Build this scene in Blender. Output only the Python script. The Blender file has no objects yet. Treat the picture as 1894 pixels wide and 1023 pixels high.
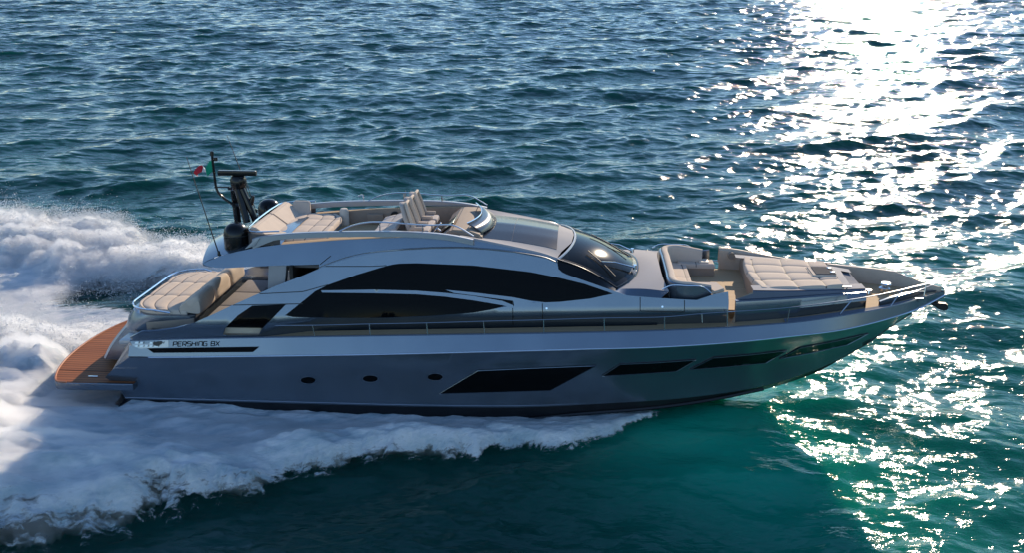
import bpy, bmesh, math, random
import numpy as np
from mathutils import Vector, Matrix, geometry
from mathutils.bvhtree import BVHTree
R = math.radians
rng = np.random.default_rng(11)
random.seed(5)
scene = bpy.context.scene
col = scene.collection

# ------------------------------------------------------------------ camera, world, sun
F, CX, CY = 1800.0, 947.0, 511.5
PITCH = math.atan2(CY + 50, F)
YAW = math.atan2(1085 - CX, math.hypot(F, CY + 50))
FWD = Vector((-math.sin(YAW) * math.cos(PITCH), math.cos(YAW) * math.cos(PITCH), -math.sin(PITCH)))
RIGHT = Vector((math.cos(YAW), math.sin(YAW), 0))
UP = RIGHT.cross(FWD)
CAM = Vector((0, -27.34, 12.3))
cd = bpy.data.cameras.new("camera"); cam = bpy.data.objects.new("camera", cd); col.objects.link(cam)
cd.sensor_width = 36; cd.lens = 36 * F / 1894; cd.clip_end = 20000; cd.clip_start = 0.1
# the yacht is built upright and then heels 3 degrees to port in its turn; the traces below are made in the yacht's own frame
HEEL = Matrix.Rotation(R(-3.0), 4, 'X')
cam.matrix_world = HEEL @ Matrix(((RIGHT.x, UP.x, -FWD.x, CAM.x), (RIGHT.y, UP.y, -FWD.y, CAM.y), (RIGHT.z, UP.z, -FWD.z, CAM.z), (0, 0, 0, 1)))
EYE = HEEL @ CAM
scene.camera = cam
SUN_EL, SUN_AZ = R(20), R(17.6)
w = bpy.data.worlds.new("World"); scene.world = w; w.use_nodes = True
wn = w.node_tree.nodes; bg = wn['Background']
sky = wn.new('ShaderNodeTexSky'); sky.sky_type = 'NISHITA'; sky.sun_disc = False
sky.sun_elevation = SUN_EL; sky.sun_rotation = SUN_AZ; sky.air_density = 1.0; sky.dust_density = 0.0; sky.ozone_density = 2.4
tn = wn.new('ShaderNodeMix'); tn.data_type = 'RGBA'; tn.blend_type = 'MULTIPLY'; tn.inputs[0].default_value = 1; tn.inputs[7].default_value = (.90, .97, 1.06, 1)
w.node_tree.links.new(sky.outputs[0], tn.inputs[6]); w.node_tree.links.new(tn.outputs[2], bg.inputs[0]); bg.inputs[1].default_value = 0.15
sd = bpy.data.lights.new("sun", 'SUN'); sun = bpy.data.objects.new("sun", sd); col.objects.link(sun)
sd.energy = 4.7; sd.angle = R(0.55); sd.color = (1.0, 0.82, 0.61)
SUN = Vector((math.sin(SUN_AZ) * math.cos(SUN_EL), math.cos(SUN_AZ) * math.cos(SUN_EL), math.sin(SUN_EL)))
sun.rotation_euler = SUN.to_track_quat('Z', 'Y').to_euler()
scene.view_settings.view_transform = 'Standard'; scene.view_settings.look = 'None'
scene.view_settings.exposure = 0.35; scene.view_settings.gamma = 1
scene.cycles.use_denoising = True
scene.cycles.max_bounces = 10; scene.cycles.volume_bounces = 6; scene.cycles.transparent_max_bounces = 12
scene.cycles.sample_clamp_indirect = 6.0

# ------------------------------------------------------------------ tracing helpers: a point of the photograph taken on a real plane
def ray(px, py):
    return FWD * F + RIGHT * (px - CX) - UP * (py - CY)
def P(px, py, y):
    d = ray(px, py)
    if callable(y):
        yy = -2.0
        for _ in range(6):
            p = CAM + d * ((yy - CAM.y) / d.y); yy = y(p.x)
    else:
        yy = y
    return CAM + d * ((yy - CAM.y) / d.y)
def Z(px, py, z):
    d = ray(px, py)
    return CAM + d * ((z - CAM.z) / d.z)
def lin(pts):
    xs = [p[0] for p in pts]; ys = [p[1] for p in pts]
    return lambda x: float(np.interp(x, xs, ys))
def smooth_pts(pts, n, closed=False):
    """Catmull-Rom through 3D points, n samples evenly by length"""
    pts = [Vector(p) for p in pts]
    if len(pts) == 2:
        return [pts[0].lerp(pts[1], i / (n - 1)) for i in range(n)]
    ext = [pts[-1]] + pts + [pts[0], pts[1]] if closed else [pts[0] * 2 - pts[1]] + pts + [pts[-1] * 2 - pts[-2]]
    out = []
    m = 12
    for i in range(1, len(ext) - 2):
        a, b, c, d = ext[i - 1], ext[i], ext[i + 1], ext[i + 2]
        t0 = 0; t1 = max((b - a).length ** .5, 1e-4); t2 = t1 + max((c - b).length ** .5, 1e-4); t3 = t2 + max((d - c).length ** .5, 1e-4)
        for k in range(m):
            t = t1 + (t2 - t1) * k / m
            A1 = a * ((t1 - t) / t1) + b * (t / t1)
            A2 = b * ((t2 - t) / (t2 - t1)) + c * ((t - t1) / (t2 - t1))
            A3 = c * ((t3 - t) / (t3 - t2)) + d * ((t - t2) / (t3 - t2))
            B1 = A1 * ((t2 - t) / t2) + A2 * (t / t2)
            B2 = A2 * ((t3 - t) / (t3 - t1)) + A3 * ((t - t1) / (t3 - t1))
            out.append(B1 * ((t2 - t) / (t2 - t1)) + B2 * ((t - t1) / (t2 - t1)))
    if not closed:
        out.append(ext[-2])
    else:
        out.append(out[0].copy())
    L = [0]
    for i in range(1, len(out)): L.append(L[-1] + (out[i] - out[i - 1]).length)
    res = []
    for i in range(n if not closed else n):
        s = L[-1] * (i / (n - 1) if not closed else i / n)
        j = min(max(int(np.searchsorted(L, s)), 1), len(out) - 1)
        f = (s - L[j - 1]) / max(L[j] - L[j - 1], 1e-9)
        res.append(out[j - 1].lerp(out[j], f))
    return res
def mir(p):
    return Vector((p[0], -p[1], p[2]))

# ------------------------------------------------------------------ materials
def nm(name):
    m = bpy.data.materials.new(name); m.use_nodes = True
    return m, m.node_tree.nodes, m.node_tree.links, m.node_tree.nodes['Principled BSDF']
def mat(name, rgb, rough=0.5, metal=0.0, coat=0.0, spec=0.5, noise=0.0, nscale=6.0, bump=0.0, bscale=60.0):
    m, N, L, b = nm(name)
    b.inputs['Base Color'].default_value = (*rgb, 1); b.inputs['Roughness'].default_value = rough
    b.inputs['Metallic'].default_value = metal; b.inputs['Coat Weight'].default_value = coat
    b.inputs['Coat Roughness'].default_value = 0.04; b.inputs['Specular IOR Level'].default_value = spec
    tc = N.new('ShaderNodeTexCoord')
    if noise:
        t = N.new('ShaderNodeTexNoise'); t.inputs['Scale'].default_value = nscale; t.inputs['Detail'].default_value = 5
        L.new(tc.outputs['Object'], t.inputs['Vector'])
        r = N.new('ShaderNodeMapRange'); r.inputs[1].default_value = .3; r.inputs[2].default_value = .7
        r.inputs[3].default_value = 1 - noise; r.inputs[4].default_value = 1 + noise
        L.new(t.outputs['Fac'], r.inputs[0])
        mx = N.new('ShaderNodeMix'); mx.data_type = 'RGBA'; mx.blend_type = 'MULTIPLY'; mx.inputs[0].default_value = 1
        mx.inputs[6].default_value = (*rgb, 1); L.new(r.outputs[0], mx.inputs[7]); L.new(mx.outputs[2], b.inputs['Base Color'])
        r2 = N.new('ShaderNodeMapRange'); r2.inputs[3].default_value = rough * .85; r2.inputs[4].default_value = min(1, rough * 1.15)
        L.new(t.outputs['Fac'], r2.inputs[0]); L.new(r2.outputs[0], b.inputs['Roughness'])
    if bump:
        t = N.new('ShaderNodeTexNoise'); t.inputs['Scale'].default_value = bscale; t.inputs['Detail'].default_value = 4
        L.new(tc.outputs['Object'], t.inputs['Vector'])
        bp = N.new('ShaderNodeBump'); bp.inputs['Strength'].default_value = bump; bp.inputs['Distance'].default_value = .01
        L.new(t.outputs['Fac'], bp.inputs['Height']); L.new(bp.outputs[0], b.inputs['Normal'])
    return m
def teak(name, c1, c2, axis='y', width=0.055, rough=0.75, seam=0.35, seamw=0.10):
    """planks running along the boat (seams spaced in y) or across it"""
    m, N, L, b = nm(name)
    tc = N.new('ShaderNodeTexCoord'); sp = N.new('ShaderNodeSeparateXYZ'); L.new(tc.outputs['Object'], sp.inputs[0])
    src = sp.outputs['Y' if axis == 'y' else 'X']
    dv = N.new('ShaderNodeMath'); dv.operation = 'DIVIDE'; L.new(src, dv.inputs[0]); dv.inputs[1].default_value = width
    fr = N.new('ShaderNodeMath'); fr.operation = 'FRACT'; L.new(dv.outputs[0], fr.inputs[0])
    fl = N.new('ShaderNodeMath'); fl.operation = 'FLOOR'; L.new(dv.outputs[0], fl.inputs[0])
    lt = N.new('ShaderNodeMath'); lt.operation = 'LESS_THAN'; L.new(fr.outputs[0], lt.inputs[0]); lt.inputs[1].default_value = seamw
    wn_ = N.new('ShaderNodeTexWhiteNoise'); wn_.noise_dimensions = '1D'; L.new(fl.outputs[0], wn_.inputs['W'])
    mp = N.new('ShaderNodeMapping'); mp.inputs['Scale'].default_value = (3, 40, 40) if axis == 'y' else (40, 3, 40)
    L.new(tc.outputs['Object'], mp.inputs[0])
    ns = N.new('ShaderNodeTexNoise'); ns.inputs['Scale'].default_value = 1; ns.inputs['Detail'].default_value = 5; L.new(mp.outputs[0], ns.inputs['Vector'])
    ad = N.new('ShaderNodeMath'); ad.operation = 'ADD'; L.new(wn_.outputs['Value'], ad.inputs[0]); L.new(ns.outputs['Fac'], ad.inputs[1])
    hf = N.new('ShaderNodeMath'); hf.operation = 'MULTIPLY'; hf.inputs[1].default_value = .5; L.new(ad.outputs[0], hf.inputs[0])
    cm = N.new('ShaderNodeMix'); cm.data_type = 'RGBA'; cm.inputs[6].default_value = (*c1, 1); cm.inputs[7].default_value = (*c2, 1); L.new(hf.outputs[0], cm.inputs[0])
    sm = N.new('ShaderNodeMix'); sm.data_type = 'RGBA'; sm.inputs[7].default_value = (c1[0] * seam, c1[1] * seam, c1[2] * seam, 1)
    L.new(lt.outputs[0], sm.inputs[0]); L.new(cm.outputs[2], sm.inputs[6]); L.new(sm.outputs[2], b.inputs['Base Color'])
    b.inputs['Roughness'].default_value = rough; b.inputs['Specular IOR Level'].default_value = .15
    return m
M = {}
M['paint'] = mat('blue_grey_metallic_paint', (.165, .20, .245), .25, .75, .3, noise=.06, nscale=.9)
M['paint_light'] = mat('silver_grey_paint', (.38, .40, .43), .42, .5, .1, noise=.03, nscale=1.5)
M['grey'] = mat('warm_grey_gelcoat', (.38, .37, .37), .8, 0, 0, spec=.10, noise=.04, nscale=2)
M['taupe'] = mat('taupe_lining', (.34, .27, .21), .7, spec=.2, noise=.05)
M['black'] = mat('black_antifouling', (.008, .008, .010), .35)
M['gloss_black'] = mat('gloss_black', (.006, .006, .007), .2, 0, 0, spec=.35)
M['glass'] = mat('dark_tinted_glass', (.004, .005, .006), .05, 0, 0, spec=.05)
M['sunroof'] = mat('sunroof_glass', (.035, .04, .05), .22, 0, 0, spec=.2)
M['chrome'] = mat('polished_steel', (.75, .75, .76), .12, 1.0)
M['steel'] = mat('brushed_steel', (.38, .39, .41), .14, 1.0)
M['stripe'] = mat('bright_trim', (.75, .78, .82), .2, .8)
M['cushion'] = mat('beige_leather', (.60, .50, .405), .9, spec=.12, bump=.25, bscale=90, noise=.05, nscale=3)
M['cushion_grey'] = mat('light_grey_leather', (.52, .47, .43), .9, spec=.12, bump=.25, bscale=90, noise=.05, nscale=3)
M['seam'] = mat('dark_piping', (.12, .10, .09), .7)
M['dark_leather'] = mat('dark_leather', (.09, .08, .08), .45, noise=.1)
M['bulwark'] = mat('warm_beige_gelcoat', (.52, .42, .32), .6, spec=.2, noise=.05)
M['matte_black'] = mat('matte_black', (.006, .006, .007), .7, spec=.05)
M['sofa_grey'] = mat('grey_sofa_fabric', (.27, .25, .24), .9, spec=.1, noise=.06)
M['badge'] = mat('badge_metal', (.30, .31, .33), .25, 1.0)
M['paint_satin'] = mat('satin_blue_grey_deck_edge', (.15, .17, .21), .8, spec=.08, noise=.04)
M['hatch'] = mat('smoked_hatch', (.07, .075, .085), .85, spec=.04)
M['inset'] = mat('grey_inset_leather', (.13, .125, .125), .8, spec=.15)
M['interior'] = mat('dark_interior', (.02, .016, .013), .6, noise=.2)
M['ivory'] = mat('ivory_panel', (.65, .58, .48), .5, noise=.05)
M['teak'] = teak('weathered_teak', (.46, .32, .18), (.56, .40, .24), 'y', .06)
M['teak_red'] = teak('oiled_teak', (.25, .080, .028), (.38, .135, .050), 'y', .16, .6, .10, .17)
M['rubber'] = mat('black_rubber', (.015, .015, .015), .5)
M['flag_green'] = mat('flag_green', (.0, .30, .16), .8); M['flag_white'] = mat('flag_white', (.80, .78, .75), .8); M['flag_red'] = mat('flag_red', (.62, .02, .03), .8)
M['screen'] = mat('smoked_screen', (.03, .03, .032), .24, 0, 0, spec=1.0)
# see-through windscreen: dark tint with a strong sky reflection
def windscreen_mat():
    m, N, L, b = nm('windscreen_glass')
    b.inputs['Base Color'].default_value = (.004, .006, .007, 1); b.inputs['Roughness'].default_value = .085; b.inputs['Specular IOR Level'].default_value = .2
    tr = N.new('ShaderNodeBsdfTransparent'); tr.inputs[0].default_value = (.30, .34, .33, 1)
    mx = N.new('ShaderNodeMixShader'); mx.inputs[0].default_value = .72
    L.new(tr.outputs[0], mx.inputs[1]); L.new(b.outputs[0], mx.inputs[2]); L.new(mx.outputs[0], N['Material Output'].inputs[0])
    return m
M['windscreen'] = windscreen_mat()
def tint_mat(name, t, k):
    m, N, L, b = nm(name)
    b.inputs['Base Color'].default_value = (.003, .003, .004, 1); b.inputs['Roughness'].default_value = .04; b.inputs['Specular IOR Level'].default_value = .1
    tr = N.new('ShaderNodeBsdfTransparent'); tr.inputs[0].default_value = (*t, 1)
    mx = N.new('ShaderNodeMixShader'); mx.inputs[0].default_value = k
    L.new(tr.outputs[0], mx.inputs[1]); L.new(b.outputs[0], mx.inputs[2]); L.new(mx.outputs[0], N['Material Output'].inputs[0])
    return m
M['saloon_glass'] = tint_mat('saloon_glass', (.34, .33, .32), .62)

# ------------------------------------------------------------------ object helpers
def setp(o, label=None, cat=None, group=None, kind=None):
    if label: o['label'] = label
    if cat: o['category'] = cat
    if group: o['group'] = group
    if kind: o['kind'] = kind
    return o
def link(name, me, m, parent=None, smooth=True, angle=35):
    if m is not None:
        for mm in (m if isinstance(m, (list, tuple)) else [m]): me.materials.append(mm)
    o = bpy.data.objects.new(name, me); col.objects.link(o)
    if parent is not None: o.parent = parent
    if smooth:
        me.shade_smooth()
        if angle: me.set_sharp_from_angle(angle=R(angle))
    return o
def from_bm(name, bm, m, parent=None, smooth=True, angle=35, recalc=True):
    if recalc: bmesh.ops.recalc_face_normals(bm, faces=bm.faces[:])
    me = bpy.data.meshes.new(name); bm.to_mesh(me); bm.free()
    return link(name, me, m, parent, smooth, angle)
def thick(o, t, off=0.0, bevel=0):
    s = o.modifiers.new('solidify', 'SOLIDIFY'); s.thickness = t; s.offset = off
    if bevel:
        b = o.modifiers.new('bevel', 'BEVEL'); b.width = bevel; b.segments = 2; b.limit_method = 'ANGLE'
    return o
def empty(name, loc):
    o = bpy.data.objects.new(name, None); col.objects.link(o); o.location = loc; o.empty_display_size = .3
    return o
yacht = empty('yacht', (0, 0, 0))
setp(yacht, 'blue-grey motor yacht speeding across the sea with black windows and teak stern platform', 'yacht')

def grid_bm(bm, rows, mi=0, both=False):
    """rows: list of equally long point lists"""
    for sgn in ((1, -1) if both else (1,)):
        vs = [[bm.verts.new((p[0], p[1] * sgn, p[2])) for p in r] for r in rows]
        for i in range(len(vs) - 1):
            for j in range(len(vs[0]) - 1):
                q = [vs[i][j], vs[i][j + 1], vs[i + 1][j + 1], vs[i + 1][j]]
                try:
                    f = bm.faces.new(q if sgn > 0 else q[::-1]); f.material_index = mi
                except ValueError: pass
    return bm
WHOLE = {'hull', 'hull_bottom', 'roof', 'deck', 'foredeck_block'}
def loft(name, rows, m, parent=yacht, both=False, n=60, angle=35, resample=True, weld=True):
    if both and name not in WHOLE:      # a starboard piece and its port twin
        o = loft(name, rows, m, parent, False, n, angle, resample, weld)
        loft(name, [[mir(p) for p in r] for r in rows], m, parent, False, n, angle, resample, weld)
        return o
    bm = bmesh.new()
    rs = [smooth_pts(r, n) for r in rows] if resample else rows
    grid_bm(bm, rs, both=both)
    if weld: bmesh.ops.remove_doubles(bm, verts=bm.verts[:], dist=.0015)
    return from_bm(name, bm, m, parent, angle=angle)
def tube_bm(bm, pts, r, seg=8, closed=False, caps=True):
    pts = [Vector(p) for p in pts]
    n = len(pts); rings = []
    rr = r if isinstance(r, (list, tuple)) else [r] * n
    prev = None
    for i, p in enumerate(pts):
        if closed: t = pts[(i + 1) % n] - pts[i - 1]
        else: t = pts[min(i + 1, n - 1)] - pts[max(i - 1, 0)]
        t.normalize()
        if prev is None:
            a = t.cross(Vector((0, 0, 1)));
            if a.length < .01: a = t.cross(Vector((1, 0, 0)))
        else:
            a = prev - t * prev.dot(t)
        a.normalize(); prev = a; b = t.cross(a)
        rings.append([bm.verts.new(p + (a * math.cos(k * 2 * math.pi / seg) + b * math.sin(k * 2 * math.pi / seg)) * rr[i]) for k in range(seg)])
    for i in range(n if closed else n - 1):
        A, B = rings[i], rings[(i + 1) % n]
        for k in range(seg): bm.faces.new((A[k], A[(k + 1) % seg], B[(k + 1) % seg], B[k]))
    if caps and not closed:
        bm.faces.new(rings[0]); bm.faces.new(rings[-1][::-1])
def tube(name, pts, r, m, parent=yacht, n=None, seg=8, closed=False, both=False):
    bm = bmesh.new()
    q = smooth_pts(pts, n, closed) if n else pts
    tube_bm(bm, q, r, seg, closed)
    if both: tube(name, [mir(p) for p in q], r, m, parent, None, seg, closed)
    return from_bm(name, bm, m, parent, angle=50)
def box_bm(bm, lo, hi, bev=0, mtx=None, segs=2):
    b2 = bmesh.new()
    bmesh.ops.create_cube(b2, size=1)
    for v in b2.verts:
        v.co = Vector([(lo[k] + hi[k]) / 2 + v.co[k] * (hi[k] - lo[k]) for k in range(3)])
    if bev: bmesh.ops.bevel(b2, geom=b2.edges[:], offset=bev, segments=segs, profile=.6, affect='EDGES')
    if mtx is not None: b2.transform(mtx)
    me = bpy.data.meshes.new('tmp'); b2.to_mesh(me); b2.free(); bm.from_mesh(me); bpy.data.meshes.remove(me)
def lathe_bm(bm, prof, centre, seg=32, axis=None):
    q = Vector(axis).to_track_quat('Z', 'Y').to_matrix().to_4x4() if axis else Matrix()
    T = Matrix.Translation(centre) @ q
    rings = []
    for r, z in prof:
        if r < 1e-5: rings.append([bm.verts.new(T @ Vector((0, 0, z)))])
        else: rings.append([bm.verts.new(T @ Vector((r * math.cos(k * 2 * math.pi / seg), r * math.sin(k * 2 * math.pi / seg), z))) for k in range(seg)])
    for A, B in zip(rings, rings[1:]):
        for k in range(seg):
            a0, a1 = A[k % len(A)], A[(k + 1) % len(A)]; b0, b1 = B[k % len(B)], B[(k + 1) % len(B)]
            f = [a0, a1, b1, b0]; f2 = []
            for v in f:
                if v not in f2: f2.append(v)
            if len(f2) > 2: bm.faces.new(f2)
def prism_bm(bm, loop, top, bev=0):
    """loop: bottom points (any plane), top: matching top points"""
    a = [bm.verts.new(p) for p in loop]; b = [bm.verts.new(p) for p in top]
    n = len(a)
    fs = [bm.faces.new(a[::-1]), bm.faces.new(b)]
    for i in range(n): fs.append(bm.faces.new((a[i], a[(i + 1) % n], b[(i + 1) % n], b[i])))
    return fs
def prism(name, loop, top, m, parent=yacht, bev=0.02, seg=3, smooth=True):
    bm = bmesh.new(); prism_bm(bm, loop, top)
    if bev: bmesh.ops.bevel(bm, geom=bm.edges[:], offset=bev, segments=seg, profile=.6, affect='EDGES', clamp_overlap=True)
    return from_bm(name, bm, m, parent, smooth)

def polyline_dense(poly, step, closed=True):
    out = []
    n = len(poly)
    for i in range(n if closed else n - 1):
        a, b = poly[i], poly[(i + 1) % n]
        k = max(1, int(math.hypot(b[0] - a[0], b[1] - a[1]) / step))
        for j in range(k): out.append((a[0] + (b[0] - a[0]) * j / k, a[1] + (b[1] - a[1]) * j / k))
    return out
def round_poly(poly, n=None):
    """Catmull-Rom smoothing of an open 2D trace"""
    return [(p.x, p.y) for p in smooth_pts([Vector((a, b, 0)) for a, b in poly], n or len(poly) * 6)]
def inside(p, poly):
    c = False; x, y = p; n = len(poly); j = n - 1
    for i in range(n):
        xi, yi = poly[i]; xj, yj = poly[j]
        if (yi > y) != (yj > y) and x < (xj - xi) * (y - yi) / (yj - yi) + xi: c = not c
        j = i
    return c
def patch_mesh(outline, hit, holes=(), step=9):
    """a sheet on a surface: the outline is triangulated finely and every vertex laid on the surface by hit(px,py)->(co,normal)"""
    loops = [polyline_dense(outline, step)] + [polyline_dense(h, step) for h in holes]
    verts = []; edges = []
    for l in loops:
        s = len(verts); verts += [Vector(p) for p in l]
        edges += [(s + i, s + (i + 1) % len(l)) for i in range(len(l))]
    nb = len(verts)
    xs = [p[0] for p in outline]; ys = [p[1] for p in outline]
    bd = np.array([tuple(v) for v in verts])
    gx = np.arange(min(xs) + step * .37, max(xs), step); gy = np.arange(min(ys) + step * .41, max(ys), step)
    for i, x in enumerate(gx):
        for j, y in enumerate(gy):
            xx = x + (.5 * step if j % 2 else 0)
            if np.min((bd[:, 0] - xx) ** 2 + (bd[:, 1] - y) ** 2) < (step * .45) ** 2: continue
            if inside((xx, y), loops[0]) and not any(inside((xx, y), h) for h in loops[1:]): verts.append(Vector((xx, y)))
    vo, eo, fo, *_ = geometry.delaunay_2d_cdt(verts, edges, [], 0, 1e-4)
    faces = []
    for f in fo:
        cx = sum(vo[k].x for k in f) / len(f); cy = sum(vo[k].y for k in f) / len(f)
        if inside((cx, cy), loops[0]) and not any(inside((cx, cy), h) for h in loops[1:]): faces.append(f)
    res = [hit(v.x, v.y) for v in vo]
    return res, faces
def patch(name, outline, hit, m, off=0.004, t=0.012, holes=(), step=9, parent=yacht, both=True, angle=40):
    """returns the starboard sheet and its port twin"""
    res, faces = patch_mesh(outline, hit, holes, step)
    outs = []
    # boundary edges (used once) carry the rim
    cnt = {}
    for f in faces:
        for i in range(len(f)):
            e = (f[i], f[(i + 1) % len(f)]); cnt[tuple(sorted(e))] = cnt.get(tuple(sorted(e)), 0) + 1
    for sgn in ((1, -1) if both else (1,)):
        bm = bmesh.new()
        S = lambda p: (p.x, p.y * sgn, p.z)
        fr = [bm.verts.new(S(co + nn * off)) for co, nn in res]
        for f in faces:
            try: bm.faces.new([fr[k] for k in (f if sgn > 0 else f[::-1])])
            except ValueError: pass
        bm.normal_update()
        if sum(f.normal.y * f.calc_area() for f in bm.faces) * sgn > 0: bmesh.ops.reverse_faces(bm, faces=bm.faces[:])
        if t:
            bk = [bm.verts.new(S(co + nn * (off - t))) for co, nn in res]
            for f in faces:
                try: bm.faces.new([bk[k] for k in (f[::-1] if sgn > 0 else f)])
                except ValueError: pass
            f2 = {}; b2 = {}
            for f in faces:
                for i in range(len(f)):
                    p, q = f[i], f[(i + 1) % len(f)]
                    if cnt[tuple(sorted((p, q)))] != 1: continue
                    for k in (p, q):
                        if k not in f2: f2[k] = bm.verts.new(S(res[k][0] + res[k][1] * off)); b2[k] = bm.verts.new(S(res[k][0] + res[k][1] * (off - t)))
                    try: bm.faces.new((f2[q], f2[p], b2[p], b2[q]))
                    except ValueError: pass
        for v in [v for v in bm.verts if not v.link_faces]: bm.verts.remove(v)
        o = from_bm(name, bm, m, parent, angle=angle, recalc=False)
        outs.append(o)
    return outs
def surf_hit(ys):
    """hit on an analytic side surface y = ys(x, z)"""
    def h(px, py):
        d = ray(px, py); y = -2.2
        for _ in range(25):
            p = CAM + d * ((y - CAM.y) / d.y); y = y + .7 * (ys(p.x, p.z) - y)
        p = CAM + d * ((y - CAM.y) / d.y); e = .05
        n = Vector(((ys(p.x + e, p.z) - ys(p.x - e, p.z)) / (2 * e), -1, (ys(p.x, p.z + e) - ys(p.x, p.z - e)) / (2 * e)))
        return p, n.normalized()
    return h
def bvh_hit(bvh):
    def h(px, py):
        d = ray(px, py).normalized()
        loc, n, i, dist = bvh.ray_cast(CAM, d)
        if loc is None:
            q = P(px, py, -1.2)
            loc, n, i, dist = bvh.find_nearest(q)
        if n.dot(d) > 0: n = -n
        return loc, n
    return h
# ------------------------------------------------------------------ YACHT: hull
b_sheer = lin([(-14, 2.60), (-10, 2.72), (-5, 2.78), (0, 2.76), (3, 2.60), (5, 2.40), (6.2, 2.17), (7.2, 1.88), (8.1, 1.50), (9.1, 0.98), (9.7, .55), (10.2, .2), (10.44, .0)])
b_rub = lin([(-14, 2.70), (-10, 2.84), (-5, 2.93), (0, 2.92), (3, 2.76), (5, 2.52), (6.2, 2.27), (7.2, 1.96), (8.1, 1.56), (9.1, 1.02), (9.7, .58), (10.2, .22), (10.44, .01)])
b_chine = lin([(-14, 2.42), (-8, 2.50), (-4.4, 2.45), (-2, 2.30), (0, 2.02), (2.3, 1.50), (3.8, 1.0), (5.5, .42), (7, .12), (8, .03), (9.8, 0)])
neg = lambda f, k=0.0: (lambda x: -(max(f(x) - k, 0)))
def mixy(fr):
    def g(x):
        p = 1 + .5 * min(max(x / 8, 0), 1)
        return -(b_chine(x) + (b_rub(x) - b_chine(x)) * fr ** p)
    return g
def trace(pts, y): return [P(a, b, y) for a, b in pts]
N_H = 110
T_sheer = trace([(240, 632), (350, 628.5), (500, 626), (700, 623), (900, 620), (1071, 617), (1200, 614), (1340, 608), (1400, 604), (1480, 597), (1556, 586), (1630, 573), (1690, 558), (1725, 547)], neg(b_sheer)) + [P(1747, 541, 0)]
T_rub = trace([(237, 660), (350, 661), (470, 659.5), (700, 656), (980, 649), (1071, 646.5), (1217, 642.6), (1363, 633), (1460, 623), (1557, 611), (1654, 587), (1700, 571)], neg(b_rub)) + [P(1748, 546, 0)]
T_tuck = [Vector((p.x, p.y + min(.05, -p.y), p.z - .055)) for p in T_rub]
T_up = trace([(214, 679), (470, 681), (700, 680), (900, 676), (1071, 671), (1217, 665), (1363, 653), (1460, 640), (1557, 625), (1654, 592), (1700, 572)], mixy(.72)) + [P(1748, 547, 0)]
T_mid = trace([(194, 698.5), (260, 700), (470, 702), (700, 703), (900, 701), (1071, 697), (1217, 690), (1363, 674), (1460, 657), (1557, 637), (1654, 596)], mixy(.46)) + [P(1698, 572, 0), P(1748, 548, 0)]
T_low = trace([(219, 716), (470, 724), (700, 727), (900, 728), (1071, 724), (1217, 714), (1363, 698), (1460, 677), (1557, 651), (1640, 609)], mixy(.2)) + [P(1698, 572.5, 0), P(1748, 548.5, 0)]
T_stripe = trace([(232, 739), (350, 742), (500, 746), (650, 750), (780, 753), (974, 754), (1120, 747), (1266, 737), (1411, 715)], neg(b_chine, -.06)) + [P(1509, 684.5, -.08), P(1557, 662.5, -.03), P(1606, 634.5, 0), P(1654, 600.5, 0), P(1698, 573, 0), P(1748, 549, 0)]
T_chine = trace([(200, 772), (350, 777), (550, 783), (780, 786), (926, 780), (1071, 766), (1217, 754), (1314, 740)], neg(b_chine)) + [P(1411, 720, -.25), P(1509, 687, -.02), P(1557, 664, 0), P(1606, 636, 0), P(1654, 602, 0), P(1698, 574, 0), P(1748, 550, 0)]
T_keel = [Vector(p) for p in ((-13.4, 0, -1.1), (-6, 0, -.95), (0, 0, -.7), (3.5, 0, -.2), (5.6, 0, .36), (7.05, 0, .95))] + T_chine[-5:]
hull = loft('hull', [T_sheer, T_rub, T_tuck, T_up, T_mid, T_low, T_stripe], M['paint'], n=N_H, both=True, angle=28)
hull_bvh = BVHTree.FromPolygons([v.co.copy() for v in hull.data.vertices], [tuple(p.vertices) for p in hull.data.polygons])
HH = bvh_hit(hull_bvh)
loft('hull_bottom', [T_stripe, T_chine, T_keel], M['black'], n=N_H, both=True, angle=28)
# bulwark ends: thickness faces of the stern wings
aft_edge = [T_sheer[0], T_rub[0], T_tuck[0], T_up[0], T_mid[0], T_low[0], T_stripe[0]]
loft('stern_wing', [aft_edge, [p + Vector((.06, .36, .04)) for p in aft_edge], [p + Vector((1.2, .40, .04)) for p in aft_edge]], M['paint_light'], both=True, resample=False)
tube('rub_rail', [p + Vector((0, -.012, 0)) for p in smooth_pts(trace([(275, 661.5), (350, 661), (470, 659.5), (700, 656), (980, 649), (1071, 646.5), (1217, 642.6), (1363, 633), (1460, 623), (1557, 611), (1654, 587), (1700, 571)], neg(b_rub)) + [P(1748, 546, 0)], 90)], .022, M['stripe'], both=True, seg=6)
tube('boot_stripe', [p + Vector((0, -.004, 0.05)) for p in smooth_pts(T_stripe, 90)], .011, M['steel'], both=True, seg=6)
tube('spray_rail', [p + Vector((0, -.02, -.0)) for p in smooth_pts(T_chine[:9], 60)], .05, M['black'], both=True, seg=6)
def ell(cx, cy, a, b, n=24): return [(cx + a * math.cos(k * 2 * math.pi / n), cy + b * math.sin(k * 2 * math.pi / n)) for k in range(n)]
for cx, cy in ((570, 704), (685, 701), (805, 698)):
    rims = patch('porthole', ell(cx, cy, 15.5, 7), HH, M['steel'], .006, .02, step=3)
    for o, rim in zip(patch('pane', ell(cx, cy, 13.6, 5.8), HH, M['glass'], .011, .01, step=3), rims): o.parent = rim
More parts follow.
